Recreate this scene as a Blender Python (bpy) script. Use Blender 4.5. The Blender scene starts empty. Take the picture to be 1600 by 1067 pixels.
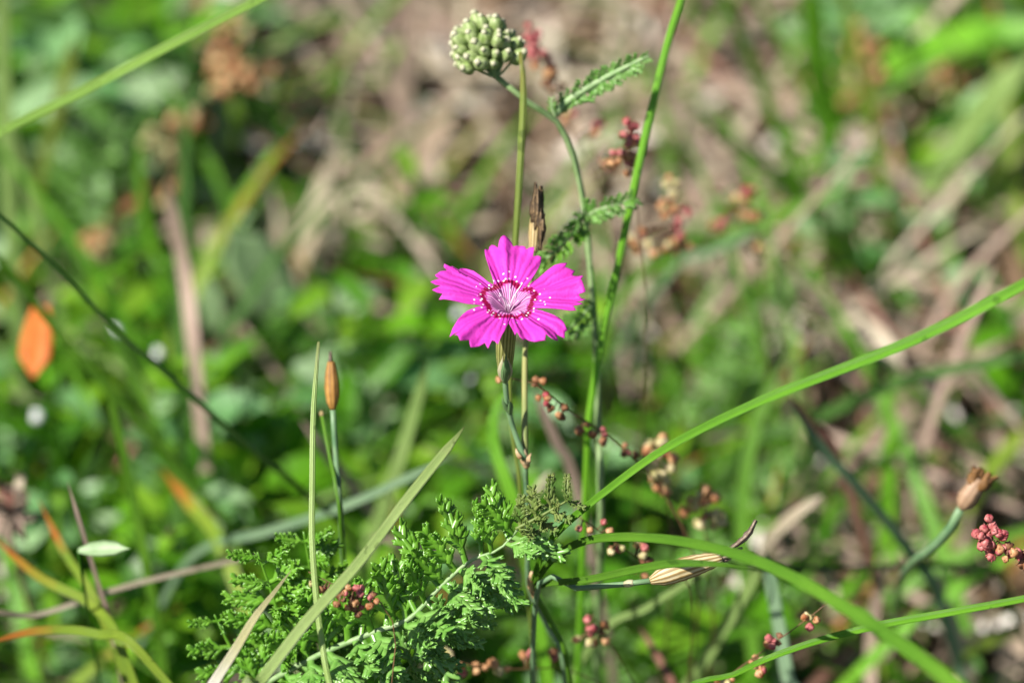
import bpy, math, random
from mathutils import Vector, Matrix, Quaternion, noise
R = random.Random(7)
V = Vector
sc = bpy.context.scene
# ------------------------------------------------------------------ camera, sky, sun, exposure
PITCH = math.radians(40)
D0 = 0.45                       # distance to the flower (m)
FW = 0.121                      # width of the frame at that distance (m)
FLOWER_Z = 0.12
FWD = V((0, math.cos(PITCH), -math.sin(PITCH)))
UP = V((0, math.sin(PITCH), math.cos(PITCH)))
RIGHT = V((1, 0, 0))
CAM = V((0, 0, FLOWER_Z)) - FWD * D0
K = FW / D0 / 1600.0
cd = bpy.data.cameras.new('camera'); cam = bpy.data.objects.new('camera', cd)
sc.collection.objects.link(cam); sc.camera = cam
cam.location = CAM; cam.rotation_euler = (math.pi / 2 - PITCH, 0, 0)
cd.sensor_width = 36; cd.lens = 36 * D0 / FW
cd.clip_start = 0.01; cd.clip_end = 400
cd.dof.use_dof = True; cd.dof.focus_distance = 0.4505
APERTURE = 0.0100
cd.dof.aperture_fstop = cd.lens / 1000 / APERTURE
cd.dof.aperture_blades = 0

SUN_TO = V((-0.62, -0.30, 0.84)).normalized()
SUN_EL = math.asin(SUN_TO.z); SUN_AZ = math.atan2(SUN_TO.x, SUN_TO.y)
w = bpy.data.worlds.new('World'); sc.world = w; w.use_nodes = True
nt = w.node_tree; bg = nt.nodes['Background']
sky = nt.nodes.new('ShaderNodeTexSky'); sky.sky_type = 'NISHITA'; sky.sun_disc = False
sky.sun_elevation = SUN_EL; sky.sun_rotation = SUN_AZ
nt.links.new(sky.outputs[0], bg.inputs[0]); bg.inputs[1].default_value = 0.052
ld = bpy.data.lights.new('sun', 'SUN'); ld.energy = 5.0; ld.angle = math.radians(0.53); ld.color = (1.0, 0.95, 0.86)
lo = bpy.data.objects.new('sun', ld); sc.collection.objects.link(lo)
lo.rotation_euler = SUN_TO.to_track_quat('Z', 'Y').to_euler(); lo.location = SUN_TO * 3
sc.view_settings.view_transform = 'Standard'; sc.view_settings.look = 'None'
sc.view_settings.exposure = 0.80; sc.view_settings.gamma = 1
sc.cycles.use_denoising = True
sc.cycles.max_bounces = 8; sc.cycles.transparent_max_bounces = 8
sc.cycles.sample_clamp_indirect = 6.0

def P(px, py, d):
    """a point seen at a photo pixel (1600 x 1067) at depth d metres"""
    return CAM + FWD * d + RIGHT * ((px - 800) * K * d) + UP * ((533.5 - py) * K * d)
def ray_dir(px, py):
    return FWD + RIGHT * ((px - 800) * K) + UP * ((533.5 - py) * K)
def at_z(px, py, z):
    r = ray_dir(px, py); return CAM + r * ((z - CAM.z) / r.z)
def S(n, d=D0): return n * K * d          # n photo pixels at depth d, in metres
def pl(pts): return [P(*p) for p in pts]

# ------------------------------------------------------------------ object helpers
COL = sc.collection
W = {}                                     # world matrix of each object
def world(o): return W[o.name]
def props(o, label=None, cat=None, group=None, kind=None):
    for k, v in (('label', label), ('category', cat), ('group', group), ('kind', kind)):
        if v: o[k] = v
    return o
def thing(name, loc, label, cat, group=None):
    o = bpy.data.objects.new(name, None); COL.objects.link(o)
    o.empty_display_size = 0.004; o.location = loc
    W[o.name] = Matrix.Translation(loc)
    return props(o, label, cat, group)
def mesh_data(name, g, mat, smooth=True):
    me = bpy.data.meshes.new(name)
    me.from_pydata([tuple(v) for v in g['v']], [], g['f'])
    if g.get('uv'):
        uvl = me.uv_layers.new(name='UVMap'); uv = g['uv']
        buf = [0.0] * (2 * len(me.loops)); li = 0
        for f in g['f']:
            for vi in f:
                buf[2 * li], buf[2 * li + 1] = uv[vi]; li += 1
        uvl.data.foreach_set('uv', buf)
    if g.get('r'):
        a = me.attributes.new('rnd', 'FLOAT', 'POINT'); a.data.foreach_set('value', g['r'])
    if smooth: me.polygons.foreach_set('use_smooth', [True] * len(me.polygons))
    me.materials.append(mat); me.update()
    return me
def put(name, me, M, parent=None):
    o = bpy.data.objects.new(name, me); COL.objects.link(o)
    if parent is not None:
        o.parent = parent; o.matrix_basis = world(parent).inverted() @ M
    else:
        o.matrix_basis = M
    W[o.name] = M.copy()
    return o
def obj(name, g, mat, parent=None, base=None, smooth=True):
    """world-space geometry -> one mesh object"""
    if base is None: base = world(parent).translation if parent is not None else V((0, 0, 0))
    b = V(base)
    g = dict(g); g['v'] = [V(v) - b for v in g['v']]
    return put(name, mesh_data(name, g, mat, smooth), Matrix.Translation(b), parent)
def new(): return {'v': [], 'f': [], 'uv': [], 'r': []}
def join(a, b, r=None):
    n = len(a['v']); a['v'] += b['v']; a['f'] += [tuple(i + n for i in f) for f in b['f']]
    a['uv'] += b['uv']
    a['r'] += [r] * len(b['v']) if r is not None else (b['r'] or [0.5] * len(b['v']))
    return a

def smooth_path(pts, n):
    """catmull-rom through pts, n samples, even by arc length"""
    pts = [V(p) for p in pts]
    if len(pts) == 2: return [pts[0].lerp(pts[1], i / (n - 1)) for i in range(n)]
    ext = [pts[0] * 2 - pts[1]] + pts + [pts[-1] * 2 - pts[-2]]
    fine = []
    for i in range(1, len(ext) - 2):
        a, b, c, d = ext[i - 1:i + 3]
        for j in range(12):
            t = j / 12.0
            fine.append(0.5 * ((2 * b) + (c - a) * t + (2 * a - 5 * b + 4 * c - d) * t * t + (3 * b - a - 3 * c + d) * t ** 3))
    fine.append(pts[-1])
    L = [0.0]
    for i in range(1, len(fine)): L.append(L[-1] + (fine[i] - fine[i - 1]).length)
    out = []; j = 0
    for i in range(n):
        s = L[-1] * i / (n - 1)
        while j < len(L) - 2 and L[j + 1] < s: j += 1
        u = (s - L[j]) / max(1e-12, L[j + 1] - L[j])
        out.append(fine[j].lerp(fine[j + 1], min(1, u)))
    return out
def interp(vals, t):
    if callable(vals): return vals(t)
    if not hasattr(vals, '__len__'): return vals
    x = t * (len(vals) - 1); i = min(int(x), len(vals) - 2); return vals[i] + (vals[i + 1] - vals[i]) * (x - i)
def frames(path, hint, fixed=False):
    out = []; h = V(hint).normalized()
    for i, p in enumerate(path):
        T = (path[min(i + 1, len(path) - 1)] - path[max(i - 1, 0)]).normalized()
        n = h - T * h.dot(T)
        if n.length < 1e-4: n = T.orthogonal()
        n.normalize(); out.append((T, n, T.cross(n)))
        if not fixed: h = n
    return out
def tube(pts, rad, n=14, k=7, hint=(0.3, -0.7, 0.6), wob=0.0, flat=1.0, cap=True):
    path = smooth_path(pts, n); fr = frames(path, hint); g = new(); L = 0
    for i, p in enumerate(path):
        if i: L += (p - path[i - 1]).length
        r = interp(rad, i / (n - 1))
        for j in range(k):
            a = 2 * math.pi * j / k; rr = r * (1 + wob * noise.noise(V((i * 0.7 + p.x * 900, a * 1.3, p.y * 700))))
            g['v'].append(p + fr[i][2] * (math.cos(a) * rr) + fr[i][1] * (math.sin(a) * rr * flat)); g['uv'].append((j / k, L))
    for i in range(n - 1):
        for j in range(k):
            a, b = i * k + j, i * k + (j + 1) % k
            g['f'].append((a, b, b + k, a + k))
    if cap:
        g['f'].append(tuple(range(k - 1, -1, -1))); g['f'].append(tuple(range((n - 1) * k, n * k)))
    return g
def blade(pts, wid, n=26, hint=(-0.15, -0.70, 0.68), fold=0.25, thick=0.1, twist=0.0, tip=0.12, ripple=0.03):
    """a grass leaf: keeled cross-section with thickness, tapering to its tip (the last point)"""
    path = smooth_path(pts, n); fr = frames(path, hint, True); g = new(); L = 0
    us = (-1, -0.55, 0, 0.55, 1); k = 8; seed = R.random() * 50
    for i, p in enumerate(path):
        if i: L += (p - path[i - 1]).length
        t = i / (n - 1); hw = interp(wid, t) * 0.5
        if tip and t > 1 - tip: hw *= max(0.05, (1 - t) / tip) ** 0.75
        q = Quaternion(fr[i][0], twist * (t - 0.4)); N = q @ fr[i][1]; B = q @ fr[i][2]
        hw *= 1 + ripple * noise.noise(V((L * 160, seed, 0)))
        for u in us: g['v'].append(p + B * (u * hw) + N * (abs(u) * fold * hw)); g['uv'].append((u * 0.5 + 0.5, L))
        for u in (0.6, 0, -0.6): g['v'].append(p + B * (u * hw) + N * ((abs(u) * fold - thick * 2) * hw)); g['uv'].append((u * 0.5 + 0.5, L))
    for i in range(n - 1):
        for j in range(k):
            a, b = i * k + j, i * k + (j + 1) % k
            g['f'].append((a, a + k, b + k, b))
    g['f'].append(tuple(range(k))); g['f'].append(tuple(range(n * k - 1, (n - 1) * k - 1, -1)))
    g['r'] = [(i // k) / (n - 1) for i in range(n * k)]
    return g
def thin_blade(base, azim, length, width, lean, bend, n=8, droop=0.0):
    """cheap leaf growing from the ground: 3 verts across"""
    g = new(); d = V((math.cos(azim), math.sin(azim), 0)); p = V(base); side = V((-d.y, d.x, 0))
    ang = lean; st = length / (n - 1)
    for i in range(n):
        t = i / (n - 1); T = d * math.sin(ang) + V((0, 0, math.cos(ang))); Nn = d * -math.cos(ang) + V((0, 0, math.sin(ang)))
        hw = width * 0.5 * min(1.0, (1.02 - t) * 2.2) * (0.6 + 0.4 * min(1, t * 4))
        for u in (-1, 0, 1): g['v'].append(p + side * (u * hw) + Nn * (abs(u) * hw * 0.35)); g['uv'].append((u * 0.5 + 0.5, t * length))
        p = p + T * st; ang += bend / n + droop * t / n
        if p.z < 0.0008: p.z = 0.0008
    for i in range(n - 1):
        for j in range(2):
            a = i * 3 + j; g['f'].append((a, a + 1, a + 4, a + 3))
    return g
def oval_leaf(length, width, curl=0.25, fold=0.2, n=7, point=1.0, wave=0.0):
    """leaf lying along +Y from the origin, face up (+Z)"""
    g = new()
    for i in range(n + 1):
        t = i / n; hw = width * 0.5 * (math.sin(math.pi * min(1, t ** 0.8)) ** 0.75 if 0 < t < 1 else 0.03)
        y = length * t; z = length * (0.25 * t - curl * t * t)
        for u in (-1, -0.5, 0, 0.5, 1):
            g['v'].append(V((u * hw, y, z + abs(u) * fold * hw + wave * width * math.sin(9 * t + 2 * u)))); g['uv'].append((u * 0.5 + 0.5, t))
    for i in range(n):
        for j in range(4):
            a = i * 5 + j; g['f'].append((a, a + 1, a + 6, a + 5))
    return g
def xform(g, M):
    h = dict(g); h['v'] = [M @ v for v in g['v']]; return h
def lathe(prof, k=12, ridge=0.0, nr=0):
    """prof: (radius, z) list -> surface around +Z"""
    g = new(); n = len(prof)
    for i, (r, z) in enumerate(prof):
        for j in range(k):
            a = 2 * math.pi * j / k; rr = r * (1 + (ridge * math.cos(a * nr) if nr else 0))
            g['v'].append(V((rr * math.cos(a), rr * math.sin(a), z))); g['uv'].append((j / k, i / (n - 1)))
    for i in range(n - 1):
        for j in range(k):
            a, b = i * k + j, i * k + (j + 1) % k; g['f'].append((a, b, b + k, a + k))
    g['f'].append(tuple(range(k - 1, -1, -1))); g['f'].append(tuple(range((n - 1) * k, n * k)))
    return g
def aim(p, z, roll=0.0, s=1.0, y=None):
    """matrix at p with local +Z along z"""
    q = V(z).normalized().to_track_quat('Z', 'Y') @ Quaternion((0, 0, 1), roll)
    return Matrix.Translation(p) @ q.to_matrix().to_4x4() @ Matrix.Scale(s, 4)
def aim_y(p, y, z, s=1.0):
    """matrix at p with local +Y along y and +Z near z"""
    Y = V(y).normalized(); X = Y.cross(V(z))
    if X.length < 1e-5: X = Y.orthogonal()
    X.normalize(); Z = X.cross(Y)
    return Matrix.Translation(p) @ Matrix((X, Y, Z)).transposed().to_4x4() @ Matrix.Scale(s, 4)

# ------------------------------------------------------------------ materials
def nodes(m):
    m.use_nodes = True; n = m.node_tree.nodes; n.clear(); return n, m.node_tree.links
def mth(n, l, op, a, b=None, clamp=False):
    x = n.new('ShaderNodeMath'); x.operation = op; x.use_clamp = clamp
    for i, v in enumerate((a, b)):
        if v is None: continue
        if isinstance(v, (int, float)): x.inputs[i].default_value = v
        else: l.new(v, x.inputs[i])
    return x.outputs[0]
def mixc(n, l, f, a, b):
    x = n.new('ShaderNodeMix'); x.data_type = 'RGBA'
    for i, v in ((0, f), (6, a), (7, b)):
        if isinstance(v, (int, float)): x.inputs[i].default_value = v
        elif isinstance(v, tuple): x.inputs[i].default_value = (*v, 1)[:4]
        else: l.new(v, x.inputs[i])
    return x.outputs[2]
def noise_tex(n, l, vec, scale, detail=3, rough=0.6):
    t = n.new('ShaderNodeTexNoise'); t.inputs['Scale'].default_value = scale; t.inputs['Detail'].default_value = detail
    t.inputs['Roughness'].default_value = rough
    l.new(vec, t.inputs['Vector']); return t.outputs['Fac']
def ramp(n, l, f, stops):
    r = n.new('ShaderNodeValToRGB'); e = r.color_ramp.elements
    while len(e) < len(stops): e.new(0.5)
    for q, (p, c) in zip(e, stops): q.position = p; q.color = (*c, 1)
    l.new(f, r.inputs[0]); return r.outputs[0]
def finish(n, l, color, trans=0.35, rough=0.4, spec=0.5, bump=None, bump_s=0.3, bump_d=0.0002, tint=(1.05, 1.25, 0.18), coat=0.0):
    p = n.new('ShaderNodeBsdfPrincipled'); p.inputs['Roughness'].default_value = rough; p.inputs['Specular IOR Level'].default_value = spec
    if coat: p.inputs['Coat Weight'].default_value = coat; p.inputs['Coat Roughness'].default_value = 0.25
    l.new(color, p.inputs['Base Color'])
    if bump is not None:
        b = n.new('ShaderNodeBump'); b.inputs['Strength'].default_value = bump_s; b.inputs['Distance'].default_value = bump_d
        l.new(bump, b.inputs['Height']); l.new(b.outputs[0], p.inputs['Normal'])
    o = n.new('ShaderNodeOutputMaterial')
    if trans > 0:
        t = n.new('ShaderNodeBsdfTranslucent'); mm = n.new('ShaderNodeMix'); mm.data_type = 'RGBA'; mm.blend_type = 'MULTIPLY'
        mm.inputs[0].default_value = 1; l.new(color, mm.inputs[6]); mm.inputs[7].default_value = (*tint, 1); l.new(mm.outputs[2], t.inputs[0])
        s = n.new('ShaderNodeMixShader'); s.inputs[0].default_value = trans
        l.new(p.outputs[0], s.inputs[1]); l.new(t.outputs[0], s.inputs[2]); l.new(s.outputs[0], o.inputs[0])
    else: l.new(p.outputs[0], o.inputs[0])
def blade_mat(name, c1, c2, dry=None, dry_from=0.0, trans=0.35, rough=0.38, spec=0.5, veins=9, vein_s=0.5):
    """grass-leaf material: veins across the width, mottling along the length, a dried stretch where asked"""
    m = bpy.data.materials.new(name); n, l = nodes(m)
    uv = n.new('ShaderNodeUVMap'); sep = n.new('ShaderNodeSeparateXYZ'); l.new(uv.outputs[0], sep.inputs[0])
    geo = n.new('ShaderNodeNewGeometry')
    nz = noise_tex(n, l, geo.outputs['Position'], 90, 4); fine = noise_tex(n, l, geo.outputs['Position'], 1400, 3)
    nz2 = mth(n, l, 'SUBTRACT', mth(n, l, 'MULTIPLY', nz, 3.0), 1.0, True)
    col = mixc(n, l, nz2, c1, c2)
    st = mth(n, l, 'SINE', mth(n, l, 'MULTIPLY', sep.outputs[0], veins * 2 * math.pi))
    vein = mth(n, l, 'MULTIPLY', mth(n, l, 'ADD', mth(n, l, 'MULTIPLY', st, 0.5), 0.5), vein_s)
    col = mixc(n, l, vein, col, tuple(min(1, x * 1.5 + 0.03) for x in c2))
    spots = mth(n, l, 'MULTIPLY', mth(n, l, 'GREATER_THAN', noise_tex(n, l, geo.outputs['Position'], 420, 2), 0.68), 0.55)
    col = mixc(n, l, spots, col, tuple(x * 0.55 for x in c1))
    if dry:
        at = n.new('ShaderNodeAttribute'); at.attribute_name = 'rnd'
        k = mth(n, l, 'ADD', at.outputs['Fac'], mth(n, l, 'MULTIPLY', mth(n, l, 'SUBTRACT', nz, 0.5), 0.5))
        k = mth(n, l, 'MULTIPLY', mth(n, l, 'SUBTRACT', k, dry_from), 4.0, True)
        col = mixc(n, l, k, col, dry)
    h = mth(n, l, 'ADD', mth(n, l, 'MULTIPLY', st, 0.5), mth(n, l, 'MULTIPLY', fine, 0.8))
    finish(n, l, col, trans, rough, spec, h, 0.8, 0.00010)
    return m
def vary_mat(name, stops, trans=0.35, rough=0.42, spec=0.35, scale=300, tint=(1.05, 1.25, 0.18), bump=0.3):
    """each leaf takes its own colour from the 'rnd' attribute, mottled by noise"""
    m = bpy.data.materials.new(name); n, l = nodes(m)
    at = n.new('ShaderNodeAttribute'); at.attribute_name = 'rnd'; geo = n.new('ShaderNodeNewGeometry')
    nz = noise_tex(n, l, geo.outputs['Position'], scale, 3)
    f = mth(n, l, 'ADD', at.outputs['Fac'], mth(n, l, 'MULTIPLY', mth(n, l, 'SUBTRACT', nz, 0.5), 0.35), True)
    finish(n, l, ramp(n, l, f, stops), trans, rough, spec, nz, bump, 0.0003, tint)
    return m
def plain_mat(name, c1, c2, scale=800, trans=0.2, rough=0.5, spec=0.4, ramp_w=3.0, bump=0.4, bump_d=0.0001, tint=(1.05, 1.1, 0.6), stripes=0, stripe_c=None, stripe_s=0.6, coat=0.0):
    m = bpy.data.materials.new(name); n, l = nodes(m); geo = n.new('ShaderNodeNewGeometry')
    nz = noise_tex(n, l, geo.outputs['Position'], scale, 4)
    f = mth(n, l, 'SUBTRACT', mth(n, l, 'MULTIPLY', nz, ramp_w), (ramp_w - 1) / 2, True)
    col = mixc(n, l, f, c1, c2); h = nz
    if stripes:
        uv = n.new('ShaderNodeUVMap'); sep = n.new('ShaderNodeSeparateXYZ'); l.new(uv.outputs[0], sep.inputs[0])
        st = mth(n, l, 'SINE', mth(n, l, 'ADD', mth(n, l, 'MULTIPLY', sep.outputs[0], stripes * 2 * math.pi), mth(n, l, 'MULTIPLY', nz, 1.5)))
        k = mth(n, l, 'MULTIPLY', mth(n, l, 'ADD', mth(n, l, 'MULTIPLY', st, 0.9), 0.5, True), stripe_s)
        col = mixc(n, l, k, col, stripe_c); h = mth(n, l, 'ADD', nz, mth(n, l, 'MULTIPLY', st, -0.6))
    finish(n, l, col, trans, rough, spec, h, bump, bump_d, tint, coat)
    return m

M = {}
M['green'] = blade_mat('grass_green', (0.065, 0.20, 0.008), (0.135, 0.31, 0.020))
M['bright'] = blade_mat('grass_bright', (0.090, 0.29, 0.006), (0.17, 0.41, 0.020))
M['fresh'] = blade_mat('grass_fresh', (0.15, 0.30, 0.03), (0.25, 0.42, 0.07))
M['pale'] = blade_mat('grass_pale', (0.18, 0.31, 0.07), (0.31, 0.43, 0.14), rough=0.45)
M['dark'] = blade_mat('grass_dark', (0.035, 0.11, 0.015), (0.07, 0.17, 0.025))
M['glauc'] = blade_mat('grass_glaucous', (0.13, 0.25, 0.13), (0.24, 0.36, 0.21), rough=0.5, veins=6)
M['olive'] = blade_mat('grass_olive', (0.12, 0.19, 0.025), (0.22, 0.28, 0.05), dry=(0.35, 0.13, 0.05), dry_from=0.93)
M['purpletip'] = blade_mat('grass_purple_tip', (0.24, 0.37, 0.08), (0.37, 0.48, 0.17), dry=(0.22, 0.12, 0.10), dry_from=0.93)
M['rusty'] = blade_mat('grass_rusting', (0.13, 0.26, 0.02), (0.26, 0.35, 0.03), dry=(0.50, 0.19, 0.03), dry_from=0.5)
M['straw'] = blade_mat('dry_straw', (0.42, 0.33, 0.22), (0.62, 0.54, 0.42), trans=0.15, rough=0.55, spec=0.3)
M['white_straw'] = blade_mat('bleached_straw', (0.30, 0.30, 0.12), (0.45, 0.42, 0.22), dry=(0.58, 0.56, 0.50), dry_from=0.35, trans=0.1, rough=0.45)
M['pinkstraw'] = blade_mat('pinkish_straw', (0.31, 0.215, 0.165), (0.46, 0.345, 0.28), trans=0.1, rough=0.6, spec=0.3)
M['redstraw'] = blade_mat('reddish_stalk', (0.22, 0.09, 0.07), (0.33, 0.17, 0.12), trans=0.1, rough=0.55, spec=0.3)
M['pinkstem'] = plain_mat('pink_stem', (0.11, 0.22, 0.11), (0.19, 0.31, 0.15), 500, 0.1, 0.42)
M['yellowstem'] = plain_mat('yellowing_stem', (0.20, 0.26, 0.08), (0.38, 0.36, 0.13), 220, 0.1, 0.42)
M['calyx'] = plain_mat('calyx', (0.33, 0.34, 0.10), (0.44, 0.42, 0.16), 500, 0.15, 0.45, stripes=17, stripe_c=(0.12, 0.13, 0.03), stripe_s=0.85)
M['bract'] = plain_mat('bract', (0.10, 0.22, 0.08), (0.17, 0.31, 0.12), 900, 0.2, 0.45, stripes=5, stripe_c=(0.26, 0.36, 0.16), stripe_s=0.4)
M['papery'] = plain_mat('papery_bract', (0.50, 0.47, 0.28), (0.62, 0.58, 0.40), 900, 0.3, 0.5)
M['pod'] = plain_mat('dry_pod', (0.50, 0.38, 0.17), (0.70, 0.60, 0.38), 260, 0.12, 0.5, stripes=13, stripe_c=(0.24, 0.15, 0.045), stripe_s=0.9)
M['pod_brown'] = plain_mat('brown_pod', (0.30, 0.14, 0.03), (0.46, 0.25, 0.06), 260, 0.1, 0.5, stripes=9, stripe_c=(0.14, 0.06, 0.02), stripe_s=0.5)
M['pod_pink'] = plain_mat('pinkish_pod', (0.27, 0.17, 0.09), (0.44, 0.29, 0.19), 260, 0.12, 0.5, stripes=9, stripe_c=(0.25, 0.14, 0.08), stripe_s=0.5)
M['frill'] = plain_mat('frilled_petal', (0.07, 0.032, 0.010), (0.30, 0.15, 0.05), 1300, 0.2, 0.6, bump=0.8)
M['withered'] = plain_mat('withered_petal', (0.05, 0.028, 0.012), (0.26, 0.17, 0.08), 1500, 0.05, 0.7, bump=0.8, stripes=5, stripe_c=(0.03, 0.017, 0.008), stripe_s=0.7)
M['greywither'] = plain_mat('grey_withered', (0.16, 0.11, 0.075), (0.42, 0.34, 0.26), 1500, 0.05, 0.7, bump=0.8, stripes=5, stripe_c=(0.07, 0.045, 0.03), stripe_s=0.7)
M['node'] = plain_mat('node_sheath', (0.40, 0.20, 0.08), (0.60, 0.47, 0.28), 900, 0.1, 0.5)
M['bud'] = plain_mat('yarrow_bud', (0.22, 0.33, 0.08), (0.46, 0.53, 0.27), 1300, 0.12, 0.45, stripes=5, stripe_c=(0.13, 0.20, 0.05), stripe_s=0.5)
M['budtip'] = plain_mat('yarrow_bud_tip', (0.36, 0.37, 0.22), (0.60, 0.58, 0.42), 1600, 0.15, 0.5)
M['yarrowstem'] = plain_mat('yarrow_stem', (0.16, 0.27, 0.09), (0.27, 0.38, 0.17), 900, 0.1, 0.6, bump=0.6)
M['leaflet'] = plain_mat('yarrow_leaflet', (0.105, 0.31, 0.016), (0.20, 0.43, 0.045), 600, 0.3, 0.33, spec=0.7)
M['leaflet_pale'] = plain_mat('yarrow_leaflet_underside', (0.13, 0.34, 0.045), (0.23, 0.44, 0.10), 700, 0.25, 0.34, spec=0.8)
M['leaflet_olive'] = plain_mat('yarrow_leaflet_tip', (0.075, 0.16, 0.022), (0.22, 0.27, 0.075), 500, 0.2, 0.5)
M['rachis'] = plain_mat('yarrow_rachis', (0.20, 0.35, 0.12), (0.36, 0.48, 0.25), 900, 0.2, 0.45)
M['seed_red'] = plain_mat('sorrel_seed_red', (0.33, 0.025, 0.05), (0.72, 0.30, 0.27), 1100, 0.3, 0.45, tint=(1.2, 0.8, 0.7))
M['seed_orange'] = plain_mat('sorrel_seed_orange', (0.34, 0.10, 0.03), (0.74, 0.47, 0.24), 1100, 0.3, 0.45, tint=(1.2, 0.9, 0.6))
M['seed_cream'] = plain_mat('sorrel_seed_cream', (0.40, 0.38, 0.10), (0.76, 0.64, 0.42), 1100, 0.3, 0.45)
M['seed_brown'] = plain_mat('sorrel_seed_brown', (0.11, 0.04, 0.02), (0.40, 0.19, 0.09), 1100, 0.2, 0.5)
M['sorrelstem'] = plain_mat('sorrel_stem', (0.09, 0.035, 0.02), (0.17, 0.10, 0.04), 700, 0.0, 0.5)
M['weed'] = vary_mat('weed_leaf', [(0.0, (0.030, 0.12, 0.005)), (0.5, (0.105, 0.30, 0.007)), (1.0, (0.24, 0.43, 0.03))], 0.4, 0.4)
M['weed_pale'] = vary_mat('pale_weed_leaf', [(0.0, (0.10, 0.25, 0.08)), (0.5, (0.20, 0.39, 0.15)), (1.0, (0.36, 0.50, 0.28))], 0.3, 0.42, 0.6)
M['turf'] = vary_mat('turf', [(0.0, (0.025, 0.10, 0.005)), (0.4, (0.08, 0.25, 0.008)), (0.75, (0.17, 0.37, 0.02)), (0.9, (0.33, 0.36, 0.06)), (1.0, (0.48, 0.23, 0.06))], 0.4, 0.4)
M['litter'] = vary_mat('litter', [(0.0, (0.07, 0.04, 0.022)), (0.25, (0.20, 0.125, 0.07)), (0.55, (0.34, 0.255, 0.185)), (0.85, (0.48, 0.40, 0.325)), (1.0, (0.80, 0.75, 0.69))], 0.12, 0.65, 0.3, tint=(1, 0.9, 0.75))
M['orange'] = plain_mat('orange_leaf', (0.62, 0.13, 0.02), (0.75, 0.26, 0.06), 200, 0.35, 0.4, tint=(1.2, 0.8, 0.4))
M['paleleaf'] = plain_mat('pale_leaf', (0.24, 0.38, 0.17), (0.36, 0.50, 0.27), 500, 0.35, 0.45)

def petal_material():
    m = bpy.data.materials.new('petal'); n, l = nodes(m)
    uv = n.new('ShaderNodeUVMap'); sep = n.new('ShaderNodeSeparateXYZ'); l.new(uv.outputs[0], sep.inputs[0])
    x, y = sep.outputs[0], sep.outputs[1]                       # millimetres in the flower's own plane
    r = mth(n, l, 'SQRT', mth(n, l, 'ADD', mth(n, l, 'MULTIPLY', x, x), mth(n, l, 'MULTIPLY', y, y)))
    a = mth(n, l, 'ARCTAN2', y, x)
    nz = noise_tex(n, l, uv.outputs[0], 0.55, 3); nf = noise_tex(n, l, uv.outputs[0], 3.2, 3)
    vein = mth(n, l, 'SINE', mth(n, l, 'ADD', mth(n, l, 'MULTIPLY', a, 46), mth(n, l, 'MULTIPLY', nz, 5)))
    col = mixc(n, l, mth(n, l, 'MULTIPLY', nz, 0.9), (0.80, 0.075, 0.61), (0.70, 0.050, 0.52))
    col = mixc(n, l, mth(n, l, 'MULTIPLY', mth(n, l, 'ADD', mth(n, l, 'MULTIPLY', vein, 0.5), 0.5), 0.42), col, (0.62, 0.025, 0.45))  # petal veins, deepened so the colour also carries the shading of the creases
    lobe = mth(n, l, 'MULTIPLY', mth(n, l, 'COSINE', mth(n, l, 'MULTIPLY', mth(n, l, 'SUBTRACT', a, 1.62), 5.0)), -0.28)
    rr = mth(n, l, 'ADD', mth(n, l, 'ADD', r, lobe), mth(n, l, 'MULTIPLY', mth(n, l, 'SUBTRACT', nf, 0.5), 1.2))
    pale = mth(n, l, 'DIVIDE', mth(n, l, 'SUBTRACT', 2.75, rr), 0.5, True)
    throat = mixc(n, l, mth(n, l, 'ADD', mth(n, l, 'MULTIPLY', vein, 0.45), 0.4, True), (0.78, 0.42, 0.70), (0.52, 0.06, 0.36))
    col = mixc(n, l, pale, col, throat)
    ring = mth(n, l, 'SUBTRACT', 1.0, mth(n, l, 'DIVIDE', mth(n, l, 'ABSOLUTE', mth(n, l, 'SUBTRACT', rr, 2.95)), 0.48), True)
    ring = mth(n, l, 'MULTIPLY', ring, 2.4, True)
    ring = mth(n, l, 'MULTIPLY', ring, mth(n, l, 'GREATER_THAN', noise_tex(n, l, uv.outputs[0], 1.6, 1), 0.36))
    col = mixc(n, l, ring, col, (0.30, 0.0, 0.055))
    vo = n.new('ShaderNodeTexVoronoi'); vo.voronoi_dimensions = '2D'; vo.inputs['Scale'].default_value = 1.45; vo.inputs['Randomness'].default_value = 0.85
    l.new(uv.outputs[0], vo.inputs['Vector'])
    vs = n.new('ShaderNodeSeparateColor'); l.new(vo.outputs['Color'], vs.inputs[0])
    dot = mth(n, l, 'MULTIPLY', mth(n, l, 'SUBTRACT', 0.21, vo.outputs['Distance']), 18.0, True)
    # spots are dense just outside the ring and thin out towards the rim
    keep = mth(n, l, 'LESS_THAN', vs.outputs[0], mth(n, l, 'MULTIPLY', mth(n, l, 'DIVIDE', mth(n, l, 'SUBTRACT', 5.2, r), 2.2, True), 0.8))
    dot = mth(n, l, 'MULTIPLY', mth(n, l, 'MULTIPLY', dot, keep), mth(n, l, 'GREATER_THAN', r, 2.9))
    col = mixc(n, l, dot, col, (0.90, 0.80, 0.90))
    finish(n, l, col, 0.30, 0.55, 0.25, mth(n, l, 'ADD', vein, mth(n, l, 'MULTIPLY', nf, 1.2)), 0.6, 0.00010, tint=(1.0, 0.8, 1.0))
    return m
M['petal'] = petal_material()
M['style'] = plain_mat('style', (0.80, 0.62, 0.76), (0.90, 0.80, 0.88), 1500, 0.3, 0.4, tint=(1, 1, 1))

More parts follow.
